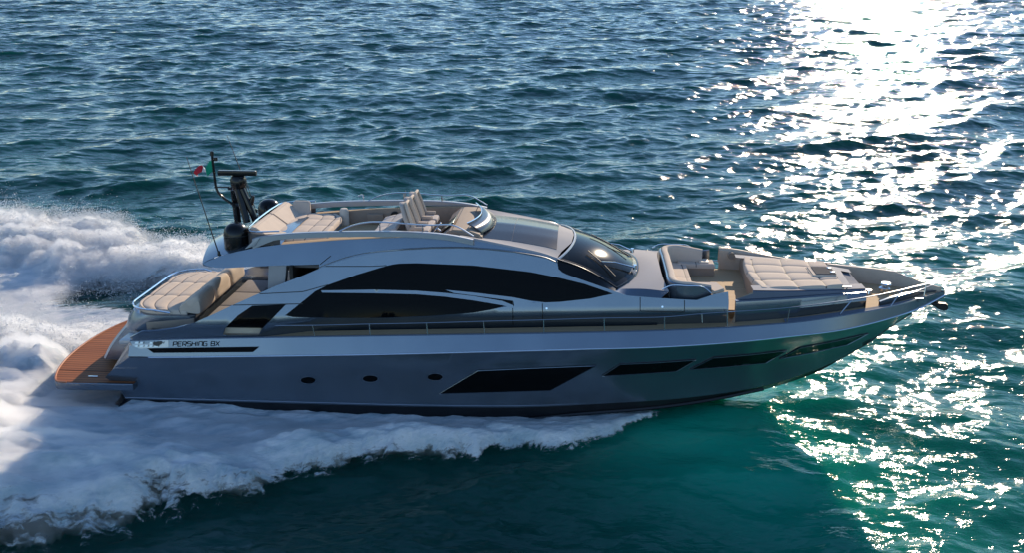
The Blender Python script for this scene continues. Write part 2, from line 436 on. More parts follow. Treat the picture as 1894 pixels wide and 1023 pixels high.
for poly in ([(812, 729), (850, 706), (884, 686), (990, 681), (1103, 676.6), (1060, 700), (1018, 722.7), (915, 726)],
             [(1113, 696), (1147, 674), (1215, 671), (1287, 666), (1251, 687), (1180, 692)],
             [(1275, 684), (1319, 662), (1390, 656), (1455, 648.4), (1416, 671.7), (1350, 678)],
             [(1441, 664), (1479, 643.6), (1545, 631), (1606, 617), (1567, 637.7), (1500, 653)]):
    fr = patch('hull_window', poly, HH, M['glass'], .018, .03, step=5)
    for o, q in zip(fr, (1, -1)):
        bm = bmesh.new(); pts = [HH(a, b)[0] + HH(a, b)[1] * .02 for a, b in polyline_dense(poly, 6)]
        tube_bm(bm, [Vector((p.x, p.y * q, p.z)) for p in pts], .010, 5, closed=True)
        from_bm('window_frame', bm, M['paint'], o)
patch('vent_slot', [(272, 645), (480, 642), (468, 652), (284, 653.5)], HH, M['matte_black'], .006, .02, step=8)
# name on the quarter: strokes of a wide technical alphabet
GLY = {'P': [[(0, 0), (0, 1), (1, 1), (1, .45), (0, .45)]], 'E': [[(1, 1), (0, 1), (0, 0), (1, 0)], [(0, .52), (.85, .52)]],
       'R': [[(0, 0), (0, 1), (1, 1), (1, .45), (0, .45)], [(.5, .45), (1, 0)]], 'S': [[(1, 1), (0, 1), (0, .52), (1, .52), (1, 0), (0, 0)]],
       'H': [[(0, 0), (0, 1)], [(1, 0), (1, 1)], [(0, .52), (1, .52)]], 'I': [[(.5, 0), (.5, 1)]], 'N': [[(0, 0), (0, 1), (1, 1), (1, 0)]],
       'G': [[(1, 1), (0, 1), (0, 0), (1, 0), (1, .5), (.5, .5)]], '8': [[(0, 0), (0, 1), (1, 1), (1, 0), (0, 0)], [(0, .52), (1, .52)]], 'X': [[(0, 0), (1, 1)], [(0, 1), (1, 0)]]}
def ribbon_bm(bm, pts2, wpx, hit, off, sgn=1, step=4):
    d = polyline_dense(pts2, step, closed=False) + [pts2[-1]]
    rows = []
    for i, p in enumerate(d):
        a = d[max(i - 1, 0)]; b = d[min(i + 1, len(d) - 1)]
        tx, ty = b[0] - a[0], b[1] - a[1]; l = math.hypot(tx, ty) or 1
        nx, ny = -ty / l * wpx / 2, tx / l * wpx / 2
        r = []
        for s in (1, -1):
            co, nn = hit(p[0] + nx * s, p[1] + ny * s); q = co + nn * off; r.append(Vector((q.x, q.y * sgn, q.z)))
        rows.append(r)
    grid_bm(bm, rows)
def lettering(name, text, x0, y0, cw, chh, gap, slope, hit, m, parent, wpx=1.5):
    for sgn in (1, -1):
        bm = bmesh.new(); x = x0
        word = text if sgn > 0 else text
        for chx in (word):
            if chx == ' ': x += cw * .8; continue
            ww = cw * (.25 if chx == 'I' else 1)
            for st in GLY[chx]:
                if sgn > 0:
                    pts = [(x + u * ww + v * chh * .12, y0 - v * chh + slope * (x - x0)) for u, v in st]
                else:   # read from outboard on the port side too
                    tot = x0 + 84
                    pts = [(tot - (x - x0) - u * ww, y0 - v * chh + slope * (tot - x)) for u, v in st]
                for k in range(len(pts) - 1):
                    ribbon_bm(bm, pts[k:k + 2], wpx, hit, .007, sgn, step=3)
            x += ww + gap
        from_bm(name, bm, m, parent, smooth=False)
lettering('lettering', 'PERSHING 8X', 320, 641.3, 6.6, 8, 2.1, -.012, HH, M['matte_black'], yacht)
# chrome badge on the quarter
em = patch('badge', [(240, 632), (250, 630.5), (312, 630), (312, 643), (258, 645.5), (243, 638)], HH, M['badge'], .010, .02, step=5)
for o, q in zip(em, (1, -1)):
    bm = bmesh.new(); r0 = random.Random(3)
    for x in range(252, 306, 9):
        for yy in (633, 639):
            if r0.random() < .8:
                h_, dk = r0.uniform(2.2, 3.6), r0.uniform(5, 8)
                pts = [HH(*c) for c in ((x, yy), (x + dk, yy - .2), (x + dk - 1.5, yy + h_), (x - 1.5, yy + h_))]
                prism_bm(bm, [Vector(((c + n * .012).x, (c + n * .012).y * q, (c + n * .012).z)) for c, n in pts], [Vector(((c + n * .04).x, (c + n * .04).y * q, (c + n * .04).z)) for c, n in pts])
    from_bm('relief', bm, M['steel'], o, smooth=False)
    bm = bmesh.new()
    a = [HH(*c) for c in ((283, 634), (297, 631.5), (304, 634.5), (292, 641), (286, 639))]
    prism_bm(bm, [Vector(((c + n * .012).x, (c + n * .012).y * q, (c + n * .012).z)) for c, n in a], [Vector(((c + n * .05).x, (c + n * .05).y * q, (c + n * .05).z)) for c, n in a])
    from_bm('emblem', bm, M['gloss_black'], o, smooth=False)
# ------------------------------------------------------------------ stern platform and transom
ZP = 1.15
arc = [Vector((-14.55, -2.78, ZP)), Vector((-14.85, -2.74, ZP)), Vector((-15.2, -2.1, ZP)), Vector((-15.45, -1.1, ZP)), Vector((-15.53, 0, ZP)), Vector((-15.45, 1.1, ZP)), Vector((-15.2, 2.1, ZP)), Vector((-14.85, 2.74, ZP)), Vector((-14.55, 2.78, ZP))]
arc = smooth_pts(arc, 50)
loop = arc + [Vector((-12.6, 2.74, ZP)), Vector((-12.6, -2.74, ZP))]
pl = prism('swim_platform', [p - Vector((0, 0, .22)) for p in loop], [p - Vector((0, 0, .012)) for p in loop], M['paint'], bev=.02)
bm = bmesh.new()
inner = [Vector((-12.6 + (p.x + 12.6) * .985, p.y * .985, ZP)) for p in loop]
prism_bm(bm, [p - Vector((0, 0, .02)) for p in inner], inner)
from_bm('teak_deck', bm, M['teak_red'], pl, smooth=False)
tube('edge_trim', [Vector((-12.6 + (p.x + 12.6) * .992, p.y * .992, ZP + .006)) for p in arc], .028, mat('teak_edge', (.40, .14, .05), .4, noise=.1), pl, seg=6)
bm = bmesh.new()
box_bm(bm, (-14.12, -2.32, ZP + .004), (-13.84, -2.27, ZP + .012), .003)
from_bm('deck_cleat', bm, M['chrome'], pl)
tube('plank_joint', [Vector((-15.2, -1.9, ZP + .001)), Vector((-12.8, -1.9, ZP + .001))], .012, M['rubber'], pl, seg=5)
# transom block: curved sloping garage door
prof = [P(189, 664, -1.35), P(200, 642, -1.35), P(218, 617, -1.35), P(238, 595, -1.35), P(250, 583, -1.35)]
prof = smooth_pts(prof, 14)
rows = []
for yy, dx in ((-1.35, .10), (-1.25, 0), (-.6, -.10), (0, -.14), (.6, -.10), (1.25, 0), (1.35, .10)):
    rows.append([Vector((p.x + dx, yy, p.z)) for p in prof])
loft('garage_door', rows, M['paint_light'], resample=False)
loft('transom_side', [[Vector((p.x + .10, -1.35, p.z)) for p in prof], [Vector((p.x + .75, -1.42, p.z)) for p in prof]], M['paint'], both=True, resample=False)
loft('stern_step', [[Vector((p.x + .62, -1.42, p.z - .05)) for p in prof], [Vector((p.x + .80, -1.9, p.z - .1)) for p in prof], [Vector((p.x + .95, -2.42, p.z - .1)) for p in prof]], M['paint'], both=True, resample=False)
tube('step_seal', [Vector((p.x + .60, -1.46, p.z + .01)) for p in prof], .03, M['rubber'], both=True, seg=6)
# moulding that carries the aft sun pad
def rrect(x0, x1, hw, z, r=.9, n=10, rf=.15):
    pts = []
    for cx, cy, rr, a0 in ((x0 + r, -hw + r, r, 180), (x1 - rf, -hw + rf, rf, 270), (x1 - rf, hw - rf, rf, 0), (x0 + r, hw - r, r, 90)):
        for k in range(n + 1):
            a = R(a0 + 90 * k / n); pts.append(Vector((cx + rr * math.cos(a), cy + rr * math.sin(a), z)))
    return pts
base_lo = rrect(-13.25, -10.9, 1.95, 2.45, .7); base_mid = rrect(-13.15, -10.9, 2.08, 2.75, .9); base_hi = rrect(-12.98, -10.9, 2.06, 2.98, .9); base_in = rrect(-12.90, -10.9, 1.98, 2.99, .9)
bm = bmesh.new()
rings = [base_lo, base_mid, base_hi, base_in]
vs = [[bm.verts.new(p) for p in r] for r in rings]
for a, b in zip(vs, vs[1:]):
    for k in range(len(a)): bm.faces.new((a[k], a[(k + 1) % len(a)], b[(k + 1) % len(a)], b[k]))
bm.faces.new(vs[-1]); bm.faces.new(vs[0][::-1])
from_bm('sunpad_moulding', bm, M['paint'], yacht)
prail = [p + Vector((0, 0, .16)) for p in rrect(-12.98, -11.2, 2.02, 2.98, .85)]
half = prail[:12][::-1] + []
ring = prail[33:] + prail[:11]
rl = tube('stern_rail', [Vector((-11.9, 2.02, 3.06))] + ring + [Vector((-11.6, -2.02, 3.06))], .025, M['chrome'], seg=6)
for k in (2, 8, 12, 18): p = ring[min(k, len(ring) - 1)]; tube('stanchion', [p, p - Vector((0, 0, .18))], .016, M['chrome'], rl, seg=6)
# locker slot beside the pad
prism('side_locker', [Vector((-12.3, -2.1, 2.55)), Vector((-10.9, -2.1, 2.55)), Vector((-10.9, -2.1, 2.93)), Vector((-12.3, -2.1, 2.78))], [Vector((-12.3, -2.0, 2.55)), Vector((-10.9, -2.0, 2.55)), Vector((-10.9, -2.0, 2.93)), Vector((-12.3, -2.0, 2.78))], M['taupe'], bev=.01)
prism('side_step', [Vector((-12.9, -2.62, 2.30)), Vector((-10.6, -2.62, 2.5)), Vector((-10.6, -2.0, 2.5)), Vector((-12.9, -2.0, 2.30))], [Vector((-12.9, -2.62, 2.42)), Vector((-10.6, -2.62, 2.6)), Vector((-10.6, -2.0, 2.6)), Vector((-12.9, -2.0, 2.42))], M['paint_light'], bev=.02)
# ------------------------------------------------------------------ superstructure side
base_y = lin([(-14, 2.60), (-10, 2.66), (-8.9, 2.58), (-8.0, 2.40), (-7.2, 2.26), (-6, 2.20), (0, 2.20), (2, 2.16), (3.5, 2.12), (5, 2.05)])
zd = lin([(-13, 2.45), (-8.5, 2.62), (-2.5, 2.88), (1.9, 3.05), (5, 3.1)])
arcz = lin([(-12, 6), (-7.3, 4.45), (-7.0, 4.58), (-6.27, 4.86), (-4.77, 5.09), (-3.28, 5.16), (-1.81, 5.1), (-.93, 4.95), (-.6, 4.86), (.9, 4.3), (2, 6)])
Ttop = lin([(-11, 2.12), (-7, 2.08), (-3, 2.02), (-.6, 1.97), (2, 1.97)])
def sm01(t):
    t = min(max(t, 0), 1); return t * t * (3 - 2 * t)
def ys(x, z):
    h = z - zd(x); y = base_y(x) - .12 * h + .24 * sm01(h / .55) * max((2.25 - h) / 1.83, -.3)
    if x > -8.6 and h < .45: y -= .13 * ((.45 - h) / .45) ** 2 * min(1, (x + 8.6) / 1.2)
    return -y
def ytop(x, z): return -(Ttop(x) - .30 * (z - 4.6))
SS = surf_hit(ys); ST = surf_hit(ytop)
arc_tr = [(590, 497), (618, 486), (650, 476), (700, 467), (750, 462.5), (800, 460), (850, 459.5), (900, 462), (950, 467), (1010, 478), (1031, 487)]
wing_tr = [(240, 625), (262, 614), (289, 613), (324.5, 608), (358, 598), (392, 583), (431, 564.5), (476.6, 544), (510, 529), (560, 510)]
win_tr = [(527.5, 584), (545, 570), (583, 539), (607, 527), (660, 508), (700, 496), (717.6, 491), (728, 488.6), (740, 487.3), (770, 486.5), (876, 491), (980, 503), (1035, 514), (1080, 525), (1134, 543.5), (1091, 553), (1035, 559), (1008, 560), (975, 556), (948, 552), (951, 566.5), (931.6, 568), (905, 574), (876, 579), (797, 585), (717.6, 588.6), (638, 589), (543, 587.3)]
open_tr = [(412, 622), (416, 608), (440, 584), (466.5, 566), (529, 563.7), (485, 609), (478, 621)]
shell = wing_tr + arc_tr + [(1033, 498), (1042, 505), (1060, 512), (1100, 526), (1137, 539), (1160, 547), (1184, 549), (1216, 551.5), (1266, 554.5), (1289, 555.5), (1320, 545), (1347, 540), (1348, 560), (1346, 606), (1200, 613), (900, 618), (700, 621), (520, 623.5), (478, 625), (412, 627), (300, 632), (246, 634)]
side = patch('superstructure', shell, SS, M['paint'], 0, .05, holes=(win_tr, open_tr), step=8, angle=32)
star = side[0]
fascia = [(374, 487), (406, 473.5), (440, 465), (473, 458), (520, 452), (573, 447.7), (640, 443), (720, 440), (780, 437.5), (838, 438), (870, 443), (900, 449), (967, 463), (1005, 472), (1031, 481)] + arc_tr[::-1] + [(590, 489), (500, 491.5), (416, 496), (392, 494.5), (379, 491)]
patch('flybridge_fascia', fascia, ST, M['paint'], 0, .05, step=8, angle=32)
for o in patch('saloon_window', win_tr, SS, M['saloon_glass'], -.012, .006, step=12): o['label'] = 'long curved black saloon window'
ar = round_poly(arc_tr, 60)
loft('crease_ledge', [[SS(*q)[0] for q in ar], [SS(*q)[0] + Vector((0, -.015, .035)) for q in ar], [ST(*q)[0] + Vector((0, 0, .05)) for q in ar], [ST(*q)[0] + Vector((0, .05, .05)) for q in ar]], M['paint_light'], both=True, resample=False, angle=80)
blade1 = [(594, 537.5), (691, 536), (770, 538), (823, 542), (876, 548), (929, 557), (949, 565), (950, 571), (929, 565), (876, 556), (823, 549), (770, 544.5), (691, 542.5), (596, 541.5)]
blade2 = [(824, 536.5), (876, 541.5), (947, 550), (980, 556.5), (1005, 561.5), (962, 560), (947, 556.5), (876, 547), (840, 542.5)]
patch('window_blade', blade1, SS, M['paint'], .02, .05, step=6)
patch('window_blade', blade2, SS, M['paint'], .012, .05, step=6)
patch('cockpit_window', [(416, 608), (440, 584), (466.5, 566), (529, 563.7), (485, 609)], SS, M['saloon_glass'], -.03, .006, step=10)
patch('window_ledge', [(412, 623), (416, 610), (484, 610), (478, 623)], SS, M['ivory'], -.16, .05, step=10)
# panel seams
def seams(name, lines, hit, wpx=1.6, off=.004, m=None):
    for sgn in (1, -1):
        for l in lines:
            bm = bmesh.new()
            for k in range(len(l) - 1): ribbon_bm(bm, l[k:k + 2], wpx, hit, off, sgn, 6)
            bmesh.ops.remove_doubles(bm, verts=bm.verts[:], dist=.012)
            from_bm(name, bm, m or M['rubber'], yacht, smooth=False)
seams('panel_seam', [[(948, 553), (949, 616)], [(1003, 562), (1004, 613)], [(1184, 550), (1184, 576), (1266, 578), (1266, 556)], [(431, 565), (560, 562.5)], [(480, 544), (560, 540), (607, 527)], [(590, 492.5), (690, 492.5), (715, 491)]], SS)
seams('panel_seam', [[(612, 473), (592, 489)]], ST)
for px, py in ((1225, 568), (1011, 571)):
    bm = bmesh.new(); co, nn = SS(px, py); lathe_bm(bm, [(0, .02), (.03, .02), (.035, 0)], co, 10, nn)
    from_bm('latch', bm, M['chrome'], yacht)
# ------------------------------------------------------------------ decks
NS = 70
sh = smooth_pts(T_sheer, NS)
rows = []
for f in (1, .985, .8, .5, .0):
    rows.append([Vector((p.x, p.y * f, p.z - (0.0 if f == 1 else .02) + .02 * (1 - f))) for p in sh])
dk = loft('deck', rows, M['teak'], both=True, resample=False)
bm = bmesh.new(); bm.from_mesh(dk.data)     # no side deck inside the saloon and the cockpit
bmesh.ops.delete(bm, geom=[f for f in bm.faces if -12.5 < f.calc_center_median().x < 2.2 and abs(f.calc_center_median().y) < 1.9], context='FACES'); bm.to_mesh(dk.data); bm.free()
bev = loft('toe_rail', [[Vector((p.x, p.y, p.z)) for p in sh], [Vector((p.x, p.y * .99 + .0, p.z + .03)) for p in sh], [Vector((p.x, min(p.y + .09, 0), p.z + .012)) for p in sh]], M['paint'], both=True, resample=False)
# foredeck margins at the bow
fw = [p for p in sh if p.x > 5.5]
loft('bow_margin', [[Vector((p.x, p.y * 1.0, p.z + .012)) for p in fw], [Vector((p.x, p.y * .86, p.z + .03)) for p in fw]], M['paint_satin'], both=True, resample=False)
# near and far bow bulwark, low and rising to the pulpit
nb = trace([(1628, 559), (1650, 551), (1686, 542), (1715, 540), (1735, 537)], neg(b_sheer, .28))
loft('bow_bulwark', [[p - Vector((0, .0, .30)) for p in nb], [p + Vector((0, .02, 0)) for p in nb], [p + Vector((0, .10, .0)) for p in nb], [p + Vector((0, .14, -.30)) for p in nb]], M['paint'], n=20)
fb = [P(a, b, lambda x: b_sheer(x) - .12) for a, b in ((1329.6, 458), (1340, 458.5), (1365, 461.5), (1400, 468.5), (1440, 476), (1500, 484), (1575, 492.5), (1620, 497), (1659, 504), (1690, 517), (1742, 533))]
fb = smooth_pts(fb, 50)
fl_ = lambda p: min(p.z - .02, 3.1 + max(0, p.x - 6) * .11)
loft('port_bulwark', [[Vector((p.x, p.y + .10, p.z - .5)) for p in fb], [Vector((p.x, p.y + .06, p.z)) for p in fb], [Vector((p.x, max(p.y - .04, 0.0), p.z + .01)) for p in fb], [Vector((p.x, max(p.y - .10, 0), p.z - .06)) for p in fb], [Vector((p.x, max(p.y - .16, 0), fl_(p) - .05)) for p in fb]], M['bulwark'], resample=False)
# cockpit floor, aft bulkhead, ceilings
bm = bmesh.new(); box_bm(bm, (-12.9, -2.35, 2.0), (-7.9, 2.35, 2.1)); from_bm('cockpit_sole', bm, M['teak'], yacht, smooth=False)
bm = bmesh.new(); box_bm(bm, (-8.0, -2.2, 2.1), (-7.9, 2.2, 4.6)); bh = from_bm('aft_bulkhead', bm, M['interior'], yacht, smooth=False)
bm = bmesh.new(); box_bm(bm, (-8.04, -1.5, 2.15), (-8.005, 1.5, 4.3), .01); from_bm('sliding_door', bm, M['glass'], bh)
for y_ in (-1.95, 1.95):
    bm = bmesh.new(); prism_bm(bm, [Vector((-8.9, y_ - .12, 2.1)), Vector((-8.5, y_ - .12, 2.1)), Vector((-8.1, y_ - .12, 4.62)), Vector((-8.6, y_ - .12, 4.62))], [Vector((-8.9, y_ + .12, 2.1)), Vector((-8.5, y_ + .12, 2.1)), Vector((-8.1, y_ + .12, 4.62)), Vector((-8.6, y_ + .12, 4.62))])
    from_bm('cockpit_pillar', bm, M['grey'], yacht, smooth=False)
bm = bmesh.new(); box_bm(bm, (-7.9, -1.8, 2.15), (1.2, 1.8, 2.25)); from_bm('saloon_sole', bm, M['interior'], yacht, smooth=False)
# ------------------------------------------------------------------ flybridge: wing, floor, coaming
aft_out = [Vector((-10.52, -2.02, 4.54)), Vector((-10.68, -1.5, 4.68)), Vector((-10.80, -.7, 4.78)), Vector((-10.83, 0, 4.82)), Vector((-10.80, .7, 4.78)), Vector((-10.68, 1.5, 4.68)), Vector((-10.52, 2.02, 4.54))]
ao = smooth_pts(aft_out, 33)
top_edge = smooth_pts([ST(*p)[0] for p in fascia[1:12]], 30)       # starboard upper edge of the fascia
low_edge = smooth_pts([ST(*p)[0] for p in [(392, 494.5), (416, 496), (500, 491.5), (590, 489)]], 12)
# the wing's upper skin: rows across the boat, bulging aft at the centre line
edge_ = smooth_pts([ST(*q)[0] for q in [(374, 487), (382, 482.5)] + fascia[1:5]], 14)
rows = []
for i, p in enumerate(edge_):
    f = i / 13
    rows.append([Vector((p.x - (.30 * (1 - f)) * (1 - v * v), v * -p.y, p.z + (.24 * (1 - f) + .10 * f) * (1 - v * v))) for v in np.linspace(-1, 1, 33)])
ao = rows[0]
loft('wing_top', rows, M['paint'], resample=False, angle=50)
# rounded aft lip and underside
tip = [Vector((q.x + .03, q.y * 1.0, q.z - .07)) for q in ao]; und = [Vector((q.x + .25, q.y * .97, q.z - .14)) for q in ao]
loft('wing_edge', [ao, tip, und], M['paint'], resample=False, angle=60)
bm = bmesh.new()
prism_bm(bm, [Vector((-10.25, -1.9, 4.50)), Vector((-7.2, -2.05, 4.52)), Vector((-7.2, 2.05, 4.52)), Vector((-10.25, 1.9, 4.50))], [Vector((-10.25, -1.9, 4.55)), Vector((-7.2, -2.05, 4.60)), Vector((-7.2, 2.05, 4.60)), Vector((-10.25, 1.9, 4.55))])
from_bm('ceiling', bm, M['dark_leather'], yacht, smooth=False)
ZF = 4.88
bm = bmesh.new(); box_bm(bm, (-9.6, -1.72, ZF - .25), (-2.6, 1.72, ZF)); from_bm('flybridge_deck', bm, M['teak'], yacht, smooth=False)
# ledge + inner wall
te = smooth_pts([ST(*p)[0] for p in ((500, 454.2), (573, 447.7), (640, 443), (720, 440), (780, 437.5), (838, 438), (868, 442.5))], 40)
loft('side_ledge', [[p + Vector((0, .0, 0)) for p in te], [Vector((p.x, -1.82, p.z + .012)) for p in te], [Vector((p.x, -1.66, p.z + .01)) for p in te]], M['teak'], both=True, resample=False)
loft('inner_wall', [[Vector((p.x, -1.66, p.z + .01)) for p in te], [Vector((p.x, -1.62, ZF - .03)) for p in te]], M['taupe'], both=True, resample=False)
ct = [P(a, b, -1.98) for a, b in ((466, 442), (478, 438), (528, 432.5), (561, 430.5), (640, 428.5), (740, 428.5), (800, 431.5), (838, 436), (875, 443.5))]
ct = smooth_pts(ct, 50)
cs = lambda p, dy, dz: Vector((p.x, p.y + dy, p.z + dz))
zlow = [-.16 if p.x > -8.4 else -.16 - .13 * min(1, (-8.4 - p.x) / .5) for p in ct]
loft('coaming', [[cs(p, .14, z) for p, z in zip(ct, zlow)], [cs(p, 0.0, z + .01) for p, z in zip(ct, zlow)], [cs(p, .0, -.02) for p in ct], [cs(p, .02, 0) for p in ct], [cs(p, .13, 0) for p in ct], [cs(p, .15, -.02) for p in ct], [cs(p, .14, z) for p, z in zip(ct, zlow)]], M['paint_light'], both=True, resample=False)
# strut foot of the coaming towards the dome
prism('coaming_foot', [P(452, 461, -2.0), P(472, 455, -2.0), P(482, 438.5, -2.0), P(474, 439.5, -2.0)], [p + Vector((0, .14, 0)) for p in (P(452, 461, -2.0), P(472, 455, -2.0), P(482, 438.5, -2.0), P(474, 439.5, -2.0))], M['paint_light'], bev=.015)
prism('coaming_foot', [mir(p) for p in (P(452, 461, -2.0), P(472, 455, -2.0), P(482, 438.5, -2.0), P(474, 439.5, -2.0))], [mir(p + Vector((0, .14, 0))) for p in (P(452, 461, -2.0), P(472, 455, -2.0), P(482, 438.5, -2.0), P(474, 439.5, -2.0))], M['paint_light'], bev=.015)
# aft screen behind the flybridge pad and its chrome rail
bm = bmesh.new()
scr = [Vector((-8.3, -1.86, 5.43)), Vector((-9.0, -1.84, 5.40)), Vector((-9.28, -1.62, 5.40)), Vector((-9.34, -1.0, 5.42)), Vector((-9.35, 0, 5.43)), Vector((-9.34, 1.0, 5.42)), Vector((-9.28, 1.62, 5.40)), Vector((-9.0, 1.84, 5.40)), Vector((-8.3, 1.86, 5.43))]
sc_ = smooth_pts(scr, 50)
tube('flybridge_rail', [p + Vector((0, 0, .07)) for p in sc_], .024, M['chrome'], seg=6)
loft('aft_screen', [[p for p in sc_], [Vector((p.x, p.y, 4.85)) for p in sc_]], M['dark_leather'], resample=False)
# ------------------------------------------------------------------ roof, sunroof, windscreen
r1 = smooth_pts([ST(*p)[0] for p in ((850, 439.5), (870, 443), (900, 449), (967, 463), (1005, 472), (1031, 481))], 24)
r2 = smooth_pts([P(a, b, -1.42) for a, b in ((878, 438.5), (900, 440.2), (959, 446.5), (1000, 453.5), (1027, 459), (1052, 466))], 24)
rc = [Vector((0.5 * (a.x + b.x) + .25 * (i / 23), 0, b.z + .13)) for i, (a, b) in enumerate(zip(r1, r2))]
rq = [Vector((b.x * .5 + c.x * .5, -.72, b.z * .4 + c.z * .6)) for b, c in zip(r2, rc)]
for i in range(24):
    k = i / 23; r2[i].x = r1[i].x * .6 + (r1[i].x + .22 * k) * .4
    rq[i].x = r1[i].x + .36 * k; rc[i].x = r1[i].x + .42 * k
rimo = [p + Vector((0, .05, .045)) for p in r1]
roof = loft('roof', [r1, rimo, [p + Vector((0, .16, .035)) for p in r1], r2, rq, rc], M['grey'], both=True, resample=False, angle=40)
roof_bvh = BVHTree.FromPolygons([v.co.copy() for v in roof.data.vertices], [tuple(p.vertices) for p in roof.data.polygons])
def down(x, y):
    l, n, i, d = roof_bvh.ray_cast(Vector((x, y, 9)), Vector((0, 0, -1)))
    if l is None: l, n, i, d = roof_bvh.find_nearest(Vector((x, y, 5.2)))
    if n.z < 0: n = -n
    return l, n
def top_patch(name, x0, x1, hw0, hw1, off, m, nx=14, ny=20, parent=roof, bow=0.0, t=.02):
    rows = []
    for i in range(nx + 1):
        f = i / nx; hw = hw0 + (hw1 - hw0) * f; r = []
        for j in range(ny + 1):
            v = -1 + 2 * j / ny
            x = x0 + (x1 - x0) * f + bow * (1 - v * v)
            l, n = down(x, v * hw); r.append(l + n * off)
        rows.append(r)
    o = loft(name, rows, m, parent, resample=False, angle=0); return o
top_patch('sunroof', -3.0, -1.91, 1.36, 1.36, .005, M['sunroof'])
top_patch('sunroof', -1.90, -.66, 1.36, 1.36, .009, M['sunroof'])
# windscreen between the roof arc and the base arc
def arcpts(xc, xe, zc, ze, hw, n=33, pw=2.2):
    out = []
    for i in range(n):
        v = -1 + 2 * i / (n - 1)
        out.append(Vector((xc + (xe - xc) * abs(v) ** pw, v * hw, zc + (ze - zc) * abs(v) ** 2)))
    return out
wtop = arcpts(-.17, -.62, r1[-1].z + .17, r1[-1].z + .02, 1.93)
wbot = arcpts(1.66, 1.0, 4.22, 4.09, 1.97, pw=2.6)
rows = []
for i in range(13):
    f = i / 12
    rows.append([a.lerp(b, f) + Vector((.0, 0, .10 * math.sin(math.pi * f))) for a, b in zip(wtop, wbot)])
ws = loft('windscreen', rows, M['windscreen'], resample=False, angle=60)
tube('screen_frame', wtop, .035, M['paint_light'], ws, seg=6)
tube('screen_frame', wbot, .035, M['gloss_black'], ws, seg=6)
tube('screen_frame', [r[0] for r in rows], .03, M['gloss_black'], ws, seg=6, both=True)
bm = bmesh.new()
bnd = [[rows[i][j] + Vector((.004, 0, .006)) for j in range(33)] for i in (11, 12)]
grid_bm(bm, bnd); grid_bm(bm, [[rows[i][j] + Vector((.004, -.003, .006)) for i in range(13)] for j in (0, 1)]); grid_bm(bm, [[rows[i][j] + Vector((.004, .003, .006)) for i in range(13)] for j in (31, 32)])
from_bm('black_border', bm, M['gloss_black'], ws)
eb = smooth_pts([SS(*q)[0] for q in ((1031, 486), (1033, 498), (1042, 505), (1060, 512), (1100, 526), (1137, 539))], 13)
loft('side_light', [[r[0] for r in rows], [q + Vector((0, -.004, 0)) for q in eb]], M['gloss_black'], ws, both=True, resample=False)
def on_screen(u, v):  # u across 0..1, v down 0..1
    j = u * 32; i = v * 12
    a = rows[int(min(i, 11))][int(min(j, 31))]; return a + Vector((.05, 0, .06))
for (pv, a, b) in (((.30, 1.0), (.24, .28), (.07, .90)), ((.72, 1.0), (.66, .28), (.52, .90))):
    bm = bmesh.new()
    piv = on_screen(*pv) + Vector((.06, 0, .02)); mid = (on_screen(*a) + on_screen(*b)) / 2 + Vector((0, 0, .05))
    tube_bm(bm, [piv, piv.lerp(mid, .6) + Vector((0, 0, .05)), mid], [.03, .022, .014], 6)
    lathe_bm(bm, [(0, .08), (.05, .08), (.06, -.05)], piv, 10)
    wp = from_bm('wiper', bm, M['chrome'], ws)
    tube('wiper_blade', [on_screen(*a), mid - Vector((0, 0, .02)), on_screen(*b)], .017, M['rubber'], wp, n=8, seg=5)
# coach roof forward of the screen
cf = arcpts(2.28, 2.42, 4.24, 4.05, 2.03, pw=3)
loft('coach_roof', [[p + Vector((-.03, 0, -.02)) for p in wbot], [a.lerp(b, .5) + Vector((0, 0, .03)) for a, b in zip(wbot, cf)], cf, [p + Vector((.05, 0, -.35)) for p in cf]], M['grey'], resample=False, angle=40)
cs_top = smooth_pts([wbot[0] + Vector((-.03, 0, -.02)), wbot[0].lerp(cf[0], .5) + Vector((0, 0, .03)), cf[0]], 12)
loft('coach_side', [cs_top, smooth_pts([SS(*q)[0] for q in ((1137, 540), (1160, 548), (1184, 550), (1222, 552.5))], 12)], M['paint'], both=True, resample=False)
# ------------------------------------------------------------------ foredeck block under the bow pad
def wall_top(x): return -(b_sheer(x) - .42)
lt = smooth_pts(trace([(1361, 557.5), (1400, 555.5), (1460, 552), (1530, 547), (1603, 542)], wall_top), 30)
lb = [Vector((p.x - (.10 if i == 0 else 0), p.y + .12, 3.0 + max(0, p.x - 4.5) * .085)) for i, p in enumerate(lt)]
lm = [Vector((p.x, p.y - .05, p.z * .62 + q.z * .38)) for p, q in zip(lt, lb)]
ut = smooth_pts([P(a, b, lambda x: wall_top(x) + .16) for a, b in ((1393, 540.5), (1450, 541), (1530, 539.5), (1601, 537))], 30)
ub = [Vector((p.x, p.y + .14, p.z + .0)) for p in lt]
uq = [p + Vector((0, .03, .02)) for p in ut]
ZPAD = 4.0
XA = 4.93
sx = lambda x: XA + (x - ut[0].x) * (ut[-1].x - XA) / (ut[-1].x - ut[0].x)
uq = [Vector((p.x, p.y + .10, p.z + .02)) for p in ut]
ur = [Vector((sx(p.x), p.y + .34, p.z - .02)) for p in ut]
ui = [Vector((sx(p.x) - .12 * (1 - i / 29), 0, p.z - .03)) for i, p in enumerate(ut)]
rs = [lb, lm, [p + Vector((0, 0, -.03)) for p in lt], [p + Vector((0, .03, 0)) for p in lt], ub, ut, uq, ur, ui]
def port_row(r):
    k = (r[-1].x - XA) / max(r[-1].x - r[0].x, .1)
    return [Vector((XA + (p.x - r[0].x) * k if r is not ui else p.x, -p.y, p.z)) for p in r]
bm = bmesh.new()
for q in (rs, [port_row(r) for r in rs]): grid_bm(bm, q[:5]); grid_bm(bm, q[4:], mi=1)
bmesh.ops.remove_doubles(bm, verts=bm.verts[:], dist=.0015)
